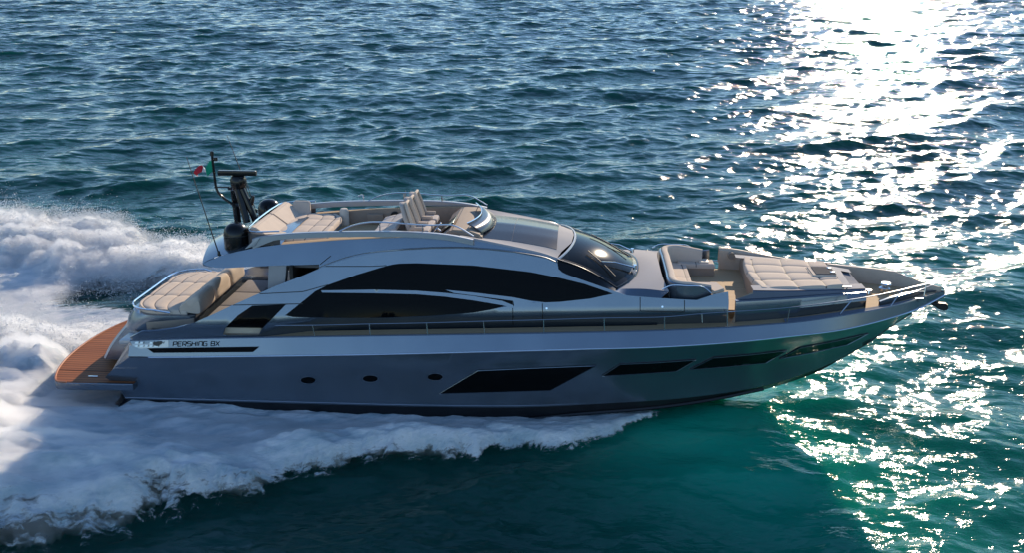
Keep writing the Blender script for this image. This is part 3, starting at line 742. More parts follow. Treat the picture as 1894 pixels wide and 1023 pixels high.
from_bm('foredeck_block', bm, [M['paint'], M['paint_satin']], yacht, angle=30)
bm = bmesh.new()
for k in (0, -1):
    for rr in (rs, [port_row(r) for r in rs]):
        t_ = [r[k] for r in rr]
        grid_bm(bm, [t_, [Vector((p.x + (.02 if k == 0 else 0), p.y, 2.98)) for p in t_]])
bmesh.ops.remove_doubles(bm, verts=bm.verts[:], dist=.002)
from_bm('block_end', bm, M['taupe'], yacht, angle=30)
loft('block_top', [[p + Vector((.02, .06, .03)) for p in ut], [p + Vector((0, .45, .045)) for p in ut]], M['grey'], both=True, resample=False)
# forward panel of the block
fp = [Z(1534, 496, 3.98), Z(1555, 502, 3.96), Z(1573, 530, 3.93), Z(1553, 532, 3.98)]
prism('locker_lid', [p - Vector((0, 0, .1)) for p in fp], [p + Vector((0, 0, .03)) for p in fp], M['grey'], bev=.02)
# ------------------------------------------------------------------ rails
hr = trace([(509, 603), (578, 602.5), (683, 600), (789, 598), (894, 595), (980, 593), (1117, 589), (1229, 587), (1298, 581), (1345, 578), (1461, 569.6), (1577, 554.5), (1630, 545), (1695, 530)], neg(b_sheer, .06))
tipR = [P(1753, 515, -.12), P(1786, 498, .05)]
hrs = smooth_pts(hr + tipR, 120)
rail = tube('handrail', hrs, .014, M['steel'], seg=6)
pr = [mir(p) for p in smooth_pts(hr[:-1] + [hr[-1], Vector((10.55, -.42, hr[-1].z + .22)), Vector((11.0, -.05, tipR[1].z))], 120)]
rail2 = tube('handrail', pr, .014, M['steel'], seg=6)
lowr = trace([(1660, 549), (1700, 537)], neg(b_sheer, .10)) + [P(1740, 522, -.2)]
for sgn, rr in ((1, rail), (-1, rail2)):
    tube('lower_rail', [Vector((p.x, p.y * sgn, p.z)) for p in lowr], .009, M['steel'], rr, n=20, seg=6)
    for (a, b, c, d) in ((578, 602.5, 583, 624), (683, 600, 685, 622.5), (789, 598, 791, 621), (894, 595, 897, 619.5), (1005, 592.5, 1006, 617.5), (1117, 589, 1118, 614), (1229, 587, 1229, 612), (1298, 581.5, 1299, 596), (1345, 578, 1345, 606), (1461, 569.6, 1455, 600), (1577, 554.5, 1554, 580), (1668, 537, 1646, 568), (1713, 526, 1709, 549)):
        p = P(a, b, neg(b_sheer, .06)); q = P(c, d, neg(b_sheer, .03))
        tube('stanchion', [Vector((p.x, p.y * sgn, p.z)), Vector((q.x, q.y * sgn, q.z - .02))], .017, M['steel'], rr, seg=6)
# rail loop beside the bow lounge and flybridge side rail
tube('lounge_rail', [P(1225, 536, -2.12), P(1241, 529, -2.12), P(1270, 529.5, -2.12), P(1300, 531.5, -2.12), P(1316, 543, -2.12)], .018, M['chrome'], both=True, n=24, seg=6)
fr_ = [P(a, b, -1.86) for a, b in ((622, 430), (650, 417), (680, 411), (705, 410.5), (790, 416), (836, 416), (850, 421), (876, 436.5))]
fr = tube('side_rail', fr_, .02, M['chrome'], n=40, seg=6, both=True)
for a, b, d in ((702, 411, 430), (781, 415.5, 431)):
    for sgn in (1, -1):
        p, q = P(a, b, -1.86), P(a + 1, d, -1.86); tube('stanchion', [Vector((p.x, p.y * sgn, p.z)), Vector((q.x, q.y * sgn, q.z))], .016, M['steel'], fr, seg=6)
# ------------------------------------------------------------------ mast, radar, domes, aerials
mast = empty('radar_mast', (0, 0, 0)); mast.parent = yacht
bm = bmesh.new()
def leg(a, b, ya, yb, r0=.10, r1=.105): tube_bm(bm, [P(*a, ya), P(*b, yb)], [r0, r1], 10)
leg((432, 350), (440, 410), .12, .3); leg((440, 350), (457, 412), -.12, -.3); leg((447, 349), (473, 408), -.1, -.15); leg((434, 352), (450, 375), 0, 0, .06, .06)
leg((437, 378), (466, 376), 0, 0, .07, .07); leg((430, 380), (440, 380), .2, .2, .05, .05); leg((422, 349), (440, 346), 0, 0, .04, .06)
from_bm('mast_leg', bm, M['gloss_black'], mast)
bm = bmesh.new(); c0 = P(441, 335, 0)
lathe_bm(bm, [(0, -.27), (.18, -.26), (.23, -.1), (.24, .05), (.19, .16), (.07, .2), (.07, .26), (0, .26)], c0, 20)
lathe_bm(bm, [(0, -.12), (.1, -.1), (.13, 0), (.1, .1), (0, .12)], c0 + Vector((.12, -.1, .02)), 12)
from_bm('radar_pedestal', bm, M['gloss_black'], mast)
ra, rb_ = P(403, 319, -.12), P(474, 320, .05)
d_ = (rb_ - ra); L_ = d_.length; mtx = Matrix.Translation((ra + rb_) / 2) @ d_.to_track_quat('X', 'Z').to_matrix().to_4x4()
bm = bmesh.new(); box_bm(bm, (-L_ / 2, -.08, -.075), (L_ / 2, .08, .075), .035, mtx, 3); from_bm('radar_antenna', bm, M['gloss_black'], mast)
bm = bmesh.new(); box_bm(bm, (L_ / 2 - .06, -.075, -.065), (L_ / 2 + .01, .075, .065), .02, mtx, 2); from_bm('end_cap', bm, M['rubber'], mast)
tube('flag_pole', [P(392, 284, 0), P(396, 320, 0), P(401, 350, 0), P(408, 361, 0), P(432, 379, 0)], .038, M['gloss_black'], mast, n=24, seg=8)
tube('pole_brace', [P(397, 346, 0), P(424, 346, 0)], .022, M['gloss_black'], mast, seg=6)
bm = bmesh.new(); p_ = P(399, 294, 0); lathe_bm(bm, [(0, .07), (.05, .06), (.055, -.05), (0, -.06)], p_, 12); tube_bm(bm, [p_, P(393, 296, 0)], .02, 6); p_ = P(392, 284, 0); lathe_bm(bm, [(0, .09), (.05, .07), (.055, -.05), (0, -.06)], p_, 12)
from_bm('navigation_light', bm, M['gloss_black'], mast)
bm = bmesh.new(); p_ = P(466, 370, -.1); lathe_bm(bm, [(0, .16), (.05, .14), (.07, .0), (.07, -.16), (0, -.18)], p_, 12, (.3, 0, 1)); from_bm('horn', bm, M['gloss_black'], mast)
for sgn in (-1, 1):
    bm = bmesh.new(); c0 = Vector((-9.67, 1.5 * sgn, 4.78))
    lathe_bm(bm, [(0, 0), (.28, 0), (.33, .05), (.345, .12), (.345, .5), (.335, .58), (.31, .68), (.25, .77), (.15, .83), (0, .855)], c0, 36)
    dm = from_bm('satellite_dome', bm, M['gloss_black'], yacht, angle=30)
    bm = bmesh.new(); lathe_bm(bm, [(.347, .49), (.352, .505), (.347, .52)], c0, 36); from_bm('dome_seam', bm, M['rubber'], dm)
for pts, r in (([P(405, 470, -1.95), P(345, 290, -1.95)], [.018, .008]), ([P(470, 395, 1.7), P(446, 318, 1.7), P(420, 250, 1.7)], [.018, .014, .007]), ([P(474, 392, .6), P(450, 320, .6)], [.014, .008])):
    bm = bmesh.new(); tube_bm(bm, pts, r, 6); lathe_bm(bm, [(0, .1), (.035, .09), (.045, -.02), (0, -.02)], pts[0], 10); from_bm('whip_aerial', bm, M['rubber'], yacht)
# ------------------------------------------------------------------ flybridge fittings
# helm console with screen, wheel and wind deflector
bm = bmesh.new()
pf = [(-3.95, ZF), (-3.95, 5.25), (-3.6, 5.52), (-3.1, 5.50), (-2.75, 5.38), (-2.6, ZF)]
prism_bm(bm, [Vector((x, -1.45, z)) for x, z in pf], [Vector((x, 1.45, z)) for x, z in pf])
bmesh.ops.bevel(bm, geom=bm.edges[:], offset=.05, segments=3, affect='EDGES')
con = from_bm('helm_console', bm, M['taupe'], yacht)
bm = bmesh.new(); mt = Matrix.Translation((-3.80, -.5, 5.42)) @ Matrix.Rotation(R(-40), 4, 'Y'); box_bm(bm, (-.28, -.45, -.02), (.28, .45, .02), .01, mt); from_bm('instrument_panel', bm, M['gloss_black'], con)
bm = bmesh.new(); c0 = Vector((-4.12, -.55, 5.33)); ax = Vector((-.8, 0, .6)).normalized(); q = ax.to_track_quat('Z', 'Y')
tube_bm(bm, [c0 + q @ Vector((.2 * math.cos(a * math.pi / 12), .2 * math.sin(a * math.pi / 12), 0)) for a in range(24)], .018, 6, closed=True)
for a in (0, 2.1, 4.2): tube_bm(bm, [c0, c0 + q @ Vector((.2 * math.cos(a), .2 * math.sin(a), 0))], .012, 6)
tube_bm(bm, [c0, c0 - ax * .25], .025, 6); from_bm('steering_wheel', bm, M['chrome'], con)
dfl = [Vector((-2.46 - .20 * y_ * y_, y_, 5.40 + .012 * y_)) for y_ in np.linspace(-1.2, 1.2, 40)]
dtop = [p + Vector((-.42, 0, .26)) for p in dfl]
o = loft('wind_deflector', [dfl, dtop], M['screen'], resample=False); thick(o, .012)
tube('deflector_rail', [p + Vector((-.01, 0, .01)) for p in dtop], .016, M['chrome'], o, seg=6)
for v in (4, 20, 35):
    tube('deflector_strut', [dtop[v], dtop[v] + Vector((-.12, 0, -.24))], .014, M['chrome'], o, seg=6)
bm = bmesh.new(); box_bm(bm, (-6.6, 1.50, 4.95), (-6.1, 1.60, 5.2), .01); from_bm('side_cabinet', bm, M['taupe'], yacht)
bm = bmesh.new(); lathe_bm(bm, [(.09, .02), (.11, .03), (.13, .01), (.13, -.02)], Vector((-5.75, 1.60, 5.15)), 20, (0, -1, 0)); lathe_bm(bm, [(0, .01), (.09, .0)], Vector((-5.75, 1.60, 5.15)), 20, (0, -1, 0)); from_bm('speaker', bm, M['rubber'], yacht)
bm = bmesh.new(); lathe_bm(bm, [(0, .52), (.1, .5), (.14, .42), (.15, 0), (0, 0)], Vector((-7.3, 1.45, ZF)), 16); from_bm('bollard_locker', bm, M['ivory'], yacht)
# far cleats and lamps on the port coaming
for px, a, b in ((672, 371, 360), (750, 371, 352), (819, 377, 365)): tube('rail_post', [P(px, a, 2.0), P(px, b, 2.0)], .012, M['steel'], seg=6)
tube('boarding_light', [P(662, 362, 2.0), P(670, 360, 2.0), P(672, 365, 2.0)], .02, M['chrome'], seg=6)
# port lounge speaker, windlass, cleats, anchor roller
c0 = P(1353.5, 473, 2.12); bm = bmesh.new(); lathe_bm(bm, [(0, .0), (.085, .01), (.085, .03), (.11, .035), (.12, .0), (.12, -.1)], c0, 22, (0, -1, 0)); from_bm('speaker', bm, M['taupe'], yacht)
wl = empty('windlass', (0, 0, 0)); wl.parent = yacht
c0 = Vector((8.75, .02, 3.32)); 
bm = bmesh.new(); lathe_bm(bm, [(0, 0), (.16, 0), (.16, .05), (.09, .07), (.09, .20), (.15, .24), (.16, .32), (.10, .36), (0, .37)], c0, 20); from_bm('capstan', bm, M['chrome'], wl)
bm = bmesh.new(); lathe_bm(bm, [(0, .47), (.13, .46), (.15, .42), (.13, .38), (.05, .37)], c0 + Vector((.03, 0, .02)), 20); from_bm('capstan_cap', bm, M['chrome'], wl)
bm = bmesh.new(); box_bm(bm, (8.2, -.2, 3.3), (8.62, .22, 3.46), .04); from_bm('gearbox', bm, M['gloss_black'], wl)
bm = bmesh.new(); lathe_bm(bm, [(0, .12), (.1, .11), (.12, 0)], Vector((8.32, .05, 3.46)), 14); from_bm('control_cap', bm, M['chrome'], wl)
bm = bmesh.new(); box_bm(bm, (8.9, -.05, 3.36), (10.0, .07, 3.42), .02); from_bm('chain_channel', bm, M['steel'], wl)
bm = bmesh.new(); prism_bm(bm, [Vector((9.95, -.12, 3.25)), Vector((10.55, -.1, 3.22)), Vector((10.58, -.1, 3.04)), Vector((10.42, -.1, 3.0)), Vector((10.3, -.12, 3.1))], [Vector((9.95, .12, 3.25)), Vector((10.55, .1, 3.22)), Vector((10.58, .1, 3.04)), Vector((10.42, .1, 3.0)), Vector((10.3, .12, 3.1))]); bmesh.ops.bevel(bm, geom=bm.edges[:], offset=.03, segments=2, affect='EDGES'); from_bm('anchor', bm, M['rubber'], yacht)
bm = bmesh.new()
for a, b in ((1566, 534.5), (1700, 556)):
    p = P(a, b, -1.2 if a < 1600 else -.75)
    for sgn in (1, -1):
        tube_bm(bm, [Vector((p.x - .12, p.y * sgn, p.z + .05)), Vector((p.x + .12, p.y * sgn, p.z + .05))], .02, 6); tube_bm(bm, [Vector((p.x, p.y * sgn, p.z - .05)), Vector((p.x, p.y * sgn, p.z + .05))], .02, 6)
from_bm('deck_cleat', bm, M['badge'], yacht)

# ------------------------------------------------------------------ LOOSE THINGS: cushions, seats, flag
def quilt(fn, us, vs, thick_, m, name, parent=None, nu=90, nv=90, puff=.05, edge=.05):
    """padded cushion: fn(u,v) -> point of its underside; stitched seams at the given u and v, dark piping in the seams"""
    bm = bmesh.new()
    U = np.linspace(0, 1, nu); V = np.linspace(0, 1, nv)
    su = (fn(1, .5) - fn(0, .5)).length; sv = (fn(.5, 1) - fn(.5, 0)).length
    top = []; D = np.zeros((nu, nv))
    for i, u in enumerate(U):
        r = []
        for j, v in enumerate(V):
            p = fn(u, v)
            du = min([abs(u - s) * su for s in us] + [9]); dv = min([abs(v - s) * sv for s in vs] + [9])
            d = min(du, dv); D[i, j] = d; e = min(u * su, (1 - u) * su, v * sv, (1 - v) * sv)
            sink = puff * (.62 * math.exp(-du / .085) + .62 * math.exp(-dv / .085))
            h = thick_ - min(sink, puff * 1.1) - thick_ * .6 * max(0, 1 - e / edge) ** 2
            r.append(Vector((p.x, p.y, p.z + h)))
        top.append(r)
    grid_bm(bm, top)
    bm.faces.ensure_lookup_table()
    k = 0
    for i in range(nu - 1):
        for j in range(nv - 1):
            if .25 * (D[i, j] + D[i + 1, j] + D[i, j + 1] + D[i + 1, j + 1]) < .016: bm.faces[k].material_index = 1
            k += 1
    ring = top[0] + [r[-1] for r in top[1:]] + top[-1][::-1][1:] + [r[0] for r in top[::-1][1:-1]]
    zb = min(t.z for t in ring) - thick_ * .3
    ring = ring + [ring[0]]
    grid_bm(bm, [ring, [Vector((p.x, p.y, min(p.z - .02, zb))) for p in ring]])
    bmesh.ops.remove_doubles(bm, verts=bm.verts[:], dist=.0008)
    return from_bm(name, bm, [m, M['seam']], parent, angle=0)
# aft sun pad
def aft_fn(u, v):
    y = -1.93 + 3.86 * v
    a = max(0, abs(y) - 1.05) / .88
    x0 = -12.86 + .80 * (1 - math.sqrt(max(0, 1 - min(a, 1) ** 2)))
    return Vector((x0 + (-11.15 - x0) * u, y, 2.98))
o = quilt(aft_fn, (.08, .30, .55, .80), (.03, .34, .67, .97), .16, M['cushion'], 'sun_pad', nu=100, nv=110)
setp(o, 'beige quilted sun pad with a rounded end at the stern, behind three bolsters', 'sun pad')
# bolsters
for k, (yc, lab) in enumerate(((-1.32, 'beige backrest bolster on the stern sun pad, nearest to the side with the lettering'), (-.02, 'beige backrest bolster on the stern sun pad, between the two others'), (1.28, 'beige backrest bolster on the stern sun pad, farthest one below the roof tip'))):
    bm = bmesh.new(); n = 22; rows = []
    for i in range(n + 1):
        v = -1 + 2 * i / n; e = (1 - abs(v) ** 7) ** .5 if abs(v) < 1 else 0
        e = max(e, .35)
        prof_ = [(-.36, .0), (-.34, .10), (-.20, .25), (.0, .38), (.14, .44), (.24, .43), (.30, .33), (.32, .1), (.30, -.08), (-.2, -.05), (-.36, 0)]
        rows.append([Vector((-11.05 + x * (.85 + .15 * e), yc + v * .585, 3.12 + z * (.7 + .3 * e) - .02)) for x, z in prof_])
    rows = [smooth_pts(r, 34) for r in rows]
    rows = [[sum(rows[0], Vector()) / 34] * 34] + rows + [[sum(rows[-1], Vector()) / 34] * 34]
    grid_bm(bm, rows); bmesh.ops.remove_doubles(bm, verts=bm.verts[:], dist=.001)
    o = from_bm('backrest_bolster', bm, M['cushion'], None, angle=60)
    setp(o, lab, 'bolster', 'backrest bolsters on the stern sun pad')
# cockpit sofa forward of the bolsters
so = empty('cockpit_sofa', (-10.3, 0, 2.1)); setp(so, 'grey cockpit sofa tucked under the roof overhang, in front of the bolsters', 'sofa')
def sub(name, parent, lo, hi, bev, m, mtx=None):
    bm = bmesh.new(); box_bm(bm, lo, hi, bev, mtx, 3); o = from_bm(name, bm, m, None)
    o.parent = parent; o.matrix_parent_inverse = Matrix.Translation(parent.location).inverted(); return o
sub('sofa_base', so, (-10.75, -1.9, 2.1), (-9.85, 1.9, 2.66), .03, M['dark_leather'])
for y_ in (-1.9, -.62, .66): sub('seat_cushion', so, (-10.7, y_, 2.66), (-9.8, y_ + 1.26, 2.84), .06, M['sofa_grey'])
# flybridge sun pad with its angled backs
sp_ = empty('flybridge_sun_pad', (-8.3, 0, ZF)); setp(sp_, 'beige sun lounge on the upper deck beside the black domes, with sloping backrests', 'sun lounge')
def adopt(o, par): o.parent = par; o.matrix_parent_inverse = Matrix.Translation(par.location).inverted(); return o
def fpad(u, v):
    y = -1.5 + 3.0 * v
    x1 = -7.25 - .35 * max(0, (abs(y) - .9) / .6) ** 2
    return Vector((-8.75 + (x1 + 8.75) * u, y, 5.08))
adopt(quilt(fpad, (.26, .60, .87), (.25, .5, .75), .14, M['cushion'], 'mattress', nu=80, nv=80, puff=.035), sp_)
sub('pad_base', sp_, (-9.2, -1.6, ZF), (-7.35, 1.6, 5.10), .04, M['grey'])
for (y0, y1) in ((-1.6, .02), (.05, 1.62)):
    loop_ = [Vector((-9.22, y0, 5.12)), Vector((-8.62, y0, 5.18)), Vector((-8.62, y1, 5.18)), Vector((-9.22, y1, 5.12))]
    top_ = [Vector((-9.25, y0, 5.52)), Vector((-9.10, y0, 5.54)), Vector((-9.10, y1, 5.54)), Vector((-9.25, y1, 5.52))]
    bm = bmesh.new(); prism_bm(bm, loop_, top_); bmesh.ops.bevel(bm, geom=bm.edges[:], offset=.04, segments=3, affect='EDGES'); adopt(from_bm('backrest', bm, M['cushion'], None), sp_)
bm = bmesh.new(); prism_bm(bm, [Vector((-9.0, 1.55, 5.15)), Vector((-8.35, 1.55, 5.18)), Vector((-8.35, 1.38, 5.18)), Vector((-9.0, 1.3, 5.15))], [Vector((-8.9, 1.68, 5.56)), Vector((-8.40, 1.68, 5.56)), Vector((-8.40, 1.58, 5.56)), Vector((-8.9, 1.56, 5.56))]); bmesh.ops.bevel(bm, geom=bm.edges[:], offset=.03, segments=3, affect='EDGES'); adopt(from_bm('side_backrest', bm, M['cushion'], None), sp_)
# bench just behind the helm seats
be = empty('upper_deck_bench', (-5.6, 0, ZF)); setp(be, 'low pale lounger with ribbed cushions right behind the three upright helm seats', 'lounger')
def bfn(u, v): return Vector((-5.95 + .75 * u + .0, -1.05 + 2.1 * v, 5.12 + .22 * u))
adopt(quilt(bfn, (.5,), (.33, .67), .12, M['cushion_grey'], 'cushion', nu=40, nv=60, puff=.03), be)
bm = bmesh.new(); pb = [(-5.9, ZF), (-5.95, 5.13), (-5.2, 5.36), (-5.1, ZF)]
prism_bm(bm, [Vector((x, -1.03, z)) for x, z in pb], [Vector((x, 1.03, z)) for x, z in pb]); adopt(from_bm('bench_base', bm, M['paint'], None, smooth=False), be)
# three helm seats
def helm_seat(x, y, lab):
    t = empty('helm_seat', (x, y, ZF)); setp(t, lab, 'helm seat', 'helm seats on the upper deck')
    bm = bmesh.new(); rows = []
    n = 16
    for i in range(n + 1):
        f = i / n; hw = .31 * (1 - .50 * max(0, f - .5) ** 1.6 * 2.2) * (1 if f < .98 else .7)
        zc = 5.28 + .80 * f; xc = -.10 - .26 * f
        r = []
        for k in range(21):
            a = 2 * math.pi * k / 20
            r.append(Vector((x + xc + .11 * math.sin(a) * (1 - .3 * f) + (.0 if math.sin(a) < 0 else -.03 * math.cos(a * 2)), y + hw * math.copysign(abs(math.cos(a)) ** .6, math.cos(a)), zc)))
        rows.append(r)
    rows = [[sum(rows[0], Vector()) / 21] * 21] + rows + [[sum(rows[-1], Vector()) / 21 + Vector((0, 0, .03))] * 21]
    grid_bm(bm, rows); bmesh.ops.remove_doubles(bm, verts=bm.verts[:], dist=.001); bk = adopt(from_bm('backrest', bm, M['cushion_grey'], None, angle=70), t)
    # rim piping and dark inset
    bm = bmesh.new(); rim = []
    for f in np.linspace(0, 1, 12):
        hw = .30 * (1 - .5 * max(0, f - .5) ** 1.6 * 2.2); rim.append(Vector((x + .04 - .26 * f, y - hw, 5.30 + .80 * f)))
    rim = rim + [Vector((p.x, 2 * y - p.y, p.z)) for p in rim[::-1]]
    tube_bm(bm, rim, .045, 8); adopt(from_bm('bolster_rim', bm, M['cushion'], None), t)
    bm = bmesh.new(); rws = []
    for f in np.linspace(.03, .93, 12):
        hw = .25 * (1 - .5 * max(0, f - .5) ** 1.6 * 2.2)
        rws.append([Vector((x + .025 - .26 * f, y + hw * v, 5.30 + .80 * f)) for v in np.linspace(-1, 1, 7)])
    grid_bm(bm, rws); ins = from_bm('back_inset', bm, M['inset'], None, angle=0); thick(ins, .02); adopt(ins, t)
    bm = bmesh.new(); box_bm(bm, (x - .15, y - .29, 5.20), (x + .42, y + .29, 5.36), .06, None, 3); adopt(from_bm('seat', bm, M['cushion_grey'], None), t)
    bm = bmesh.new()
    for s in (-1, 1): box_bm(bm, (x - .12, y + s * .30 - .04, 5.36), (x + .30, y + s * .30 + .04, 5.46), .03, None, 2)
    adopt(from_bm('armrest', bm, M['cushion'], None), t)
    bm = bmesh.new(); lathe_bm(bm, [(0, 0), (.2, 0), (.2, .03), (.07, .06), (.07, .34), (.2, .36), (0, .37)], Vector((x + .12, y, ZF)), 16); adopt(from_bm('pedestal', bm, M['dark_leather'], None), t)
    return t
helm_seat(-4.72, -.66, 'pale helm seat on the upper deck, first of the three, beside the near rail')
helm_seat(-4.70, .02, 'pale helm seat on the upper deck, in the middle of the three')
helm_seat(-4.68, .70, 'pale helm seat on the upper deck, last of the three, highest in the photo')
# bow lounge sofa
bm = bmesh.new()
prism_bm(bm, [Vector((2.5, -1.80, 3.0)), Vector((4.75, -1.72, 3.0)), Vector((4.9, -1.35, 3.0)), Vector((4.95, 2.2, 3.0)), Vector((2.5, 2.2, 3.0))], [Vector((2.5, -1.80, 3.46)), Vector((4.62, -1.72, 3.46)), Vector((4.9, -1.35, 3.46)), Vector((4.95, 2.2, 3.46)), Vector((2.5, 2.2, 3.46))])
from_bm('lounge_floor', bm, M['teak'], yacht, smooth=False)
lo = empty('bow_lounge_sofa', (2.9, 0, 3.1)); setp(lo, 'U-shaped beige sofa sunk into the foredeck just ahead of the windscreen', 'sofa')
def sweep(name, path, profile, m, parent, closed_ends=True, angle=40):
    """profile in (inward, up) carried along a path in plan"""
    bm = bmesh.new(); rows = []
    for i, p in enumerate(path):
        a = path[max(i - 1, 0)]; b = path[min(i + 1, len(path) - 1)]; t = (b - a); t.z = 0; t.normalize(); nrm = Vector((-t.y, t.x, 0))
        rows.append([Vector((p.x, p.y, 0)) + nrm * u + Vector((0, 0, p.z + z)) for u, z in profile])
    grid_bm(bm, rows)
    for r in (rows[0], rows[-1]):
        try: bm.faces.new([bm.verts.new(q) for q in r])
        except ValueError: pass
    bmesh.ops.remove_doubles(bm, verts=bm.verts[:], dist=.0005)
    return adopt(from_bm(name, bm, m, None, angle=angle), parent)
upath = smooth_pts([Vector((3.75, 1.92, 0)), Vector((3.2, 1.98, 0)), Vector((2.75, 1.96, 0)), Vector((2.50, 1.75, 0)), Vector((2.46, .8, 0)), Vector((2.46, 0, 0)), Vector((2.46, -.8, 0)), Vector((2.50, -1.75, 0)), Vector((2.75, -1.96, 0)), Vector((3.2, -1.98, 0)), Vector((3.55, -1.96, 0))], 70)
def zt(p): return 4.30 if p.x < 3.0 else 4.30 - .12 * min(1, (p.x - 3.0) / .8)
up_ = [Vector((p.x, p.y, zt(p))) for p in upath]
rnd = lambda w, h: [(0, -h), (0, -.05), (.02, -.015), (.06, 0), (w - .06, 0), (w - .02, -.015), (w, -.05), (w + .06, -h), (0, -h)]
sweep('backrest', up_, rnd(.19, .72), M['cushion'], lo)
sweep('back_shell', [p + Vector((0, 0, -.06)) for p in up_], [(-.05, -.45), (-.05, 0), (-.01, 0.02), (-.01, -.45), (-.05, -.45)], M['paint'], lo)
def seat_fn(u, v): return Vector((2.68 + .55 * u, -1.55 + 3.1 * v, 3.70))
adopt(quilt(seat_fn, (.72,), (.06, .5, .94), .14, M['cushion'], 'seat_cushion', nu=50, nv=80, puff=.03), lo)
for sgn in (1, -1):
    def arm_fn(u, v, s=sgn): return Vector((2.95 + (1.15 if s > 0 else 1.0) * u, s * (1.40 + .56 * v), 3.70))
    adopt(quilt(arm_fn, (.5,), (), .14, M['cushion'], 'seat_cushion', nu=50, nv=40, puff=.03), lo)
    sub('sofa_base', lo, (2.95, min(sgn * 1.42, sgn * 1.98), 3.08), (4.08 if sgn > 0 else 3.95, max(sgn * 1.42, sgn * 1.98), 3.73), .04, M['taupe'])
sub('sofa_base', lo, (2.6, -1.5, 3.08), (3.2, 1.5, 3.73), .04, M['taupe'])
# end tables of the arms
for sgn in (1, -1): sub('cup_tray', lo, (3.62, min(sgn * 1.55, sgn * 1.9), 3.84), (3.92, max(sgn * 1.55, sgn * 1.9), 3.875), .012, M['ivory'])
ap = [Z(1286, 521.5, 4.14), Z(1326, 522, 4.14), Z(1341, 534, 4.10), Z(1322, 540, 4.10)]
bm = bmesh.new(); prism_bm(bm, [q - Vector((0, 0, .12)) for q in ap], ap); bmesh.ops.bevel(bm, geom=bm.edges[:], offset=.025, segments=2, affect='EDGES', clamp_overlap=True)
adopt(from_bm('arm_pad', bm, M['cushion'], None), lo)
# bow sun pad
bp = empty('foredeck_sun_pad', (6, 0, 3.95)); setp(bp, 'large cream tufted sun pad on the bow with a dark hatch in it', 'sun pad')
def bow_fn(u, v):
    x = 5.0 + 2.34 * u
    hw0 = 1.60 - .32 * u - .25 * max(0, u - .55)
    y = -hw0 + 2 * hw0 * v
    x -= .30 * (1 - u) * (abs(y) / 1.6) ** 2 * 0 + .05
    xb = .14 * (1 - (2 * v - 1) ** 2) * (1 - u)
    return Vector((x - xb, y, 3.93))
adopt(quilt(bow_fn, (.10, .45, .78), (.25, .5, .75), .15, M['cushion'], 'mattress', nu=110, nv=110, puff=.06), bp)
def rect3(x0, x1, y0, y1, z): return [Vector((x0, y0, z)), Vector((x1, y0, z)), Vector((x1, y1, z)), Vector((x0, y1, z))]
bm = bmesh.new(); prism_bm(bm, rect3(6.55, 7.30, -.44, .50, 4.0), rect3(6.58, 7.28, -.41, .47, 4.115)); bmesh.ops.bevel(bm, geom=bm.edges[:], offset=.03, segments=2, affect='EDGES'); hs = adopt(from_bm('hatch_surround', bm, M['cushion'], None), bp)
bm = bmesh.new(); prism_bm(bm, rect3(6.70, 7.26, -.33, .39, 4.10), rect3(6.70, 7.26, -.33, .39, 4.135)); hp = from_bm('hatch', bm, M['hatch'], None, smooth=False); adopt(hp, bp)
bm = bmesh.new()
for y_ in (-.2, .22): box_bm(bm, (7.12, y_, 4.13), (7.24, y_ + .06, 4.16), .01)
adopt(from_bm('hatch_hinge', bm, M['chrome'], None), bp)
# saloon furniture seen through the glass
def saloon_seat(x, y, z, face, lab):
    t = empty('saloon_seat', (x, y, z)); setp(t, lab, 'armchair')
    sub('seat', t, (x - .35, y - .4, z + .25), (x + .35, y + .4, z + .48), .08, M['cushion'])
    sub('backrest', t, (x - .42 * face - .1, y - .4, z + .3), (x - .42 * face + .1, y + .4, z + 1.0), .07, M['cushion'])
    sub('seat_base', t, (x - .3, y - .35, z), (x + .3, y + .35, z + .25), .03, M['dark_leather'])
saloon_seat(-6.6, -1.2, 2.9, 1, 'cream saloon armchair behind the glass, closest to the stern')
saloon_seat(-5.2, -1.0, 2.75, -1, 'cream saloon armchair behind the glass facing the one closest to the stern')
saloon_seat(-2.6, -1.1, 2.75, -1, 'cream saloon armchair behind the glass below the roof lights, closest to the bow')
da = empty('dashboard', (0.3, 0, 3.6)); setp(da, 'dark dashboard with pale seats just inside the windscreen', 'dashboard')
sub('dash_top', da, (.2, -1.7, 3.85), (1.3, 1.7, 4.0), .06, M['dark_leather'])
for y_ in (-.9, .3): sub('pilot_seat', da, (-.6, y_, 3.5), (-.35, y_ + .5, 4.25), .08, M['cushion_grey'])
# flag
fl = empty('flag', tuple(P(395, 318, 0))); setp(fl, 'small green, white and red flag streaming from the black mast pole', 'flag')
cols = [('flag_green', 0, .36), ('flag_white', .36, .66), ('flag_red', .66, 1)]
fa, fb_ = P(391.5, 301, 0), P(394, 321, 0)
for mname, u0, u1 in cols:
    bm = bmesh.new(); rows = []
    for u in np.linspace(u0, u1, 12):
        r = []
        for v in np.linspace(0, 1, 10):
            p = fa.lerp(fb_, v); s = .52 * u
            r.append(p + Vector((-s * .95 - .03 * math.sin(u * 9), .12 * math.sin(u * 11 + v * 2.5) * (u + .2), -.12 * u + .07 * math.sin(u * 9 + 1 + v) - .10 * u * (v - .5) * 2 * -1)))
        rows.append(r)
    grid_bm(bm, rows); o = from_bm('flag_band', bm, M[mname], None, angle=0); thick(o, .006); adopt(o, fl)

for o in list(col.objects):
    if o.parent is None and o.type in ('EMPTY', 'MESH'): o.matrix_basis = HEEL @ o.matrix_basis
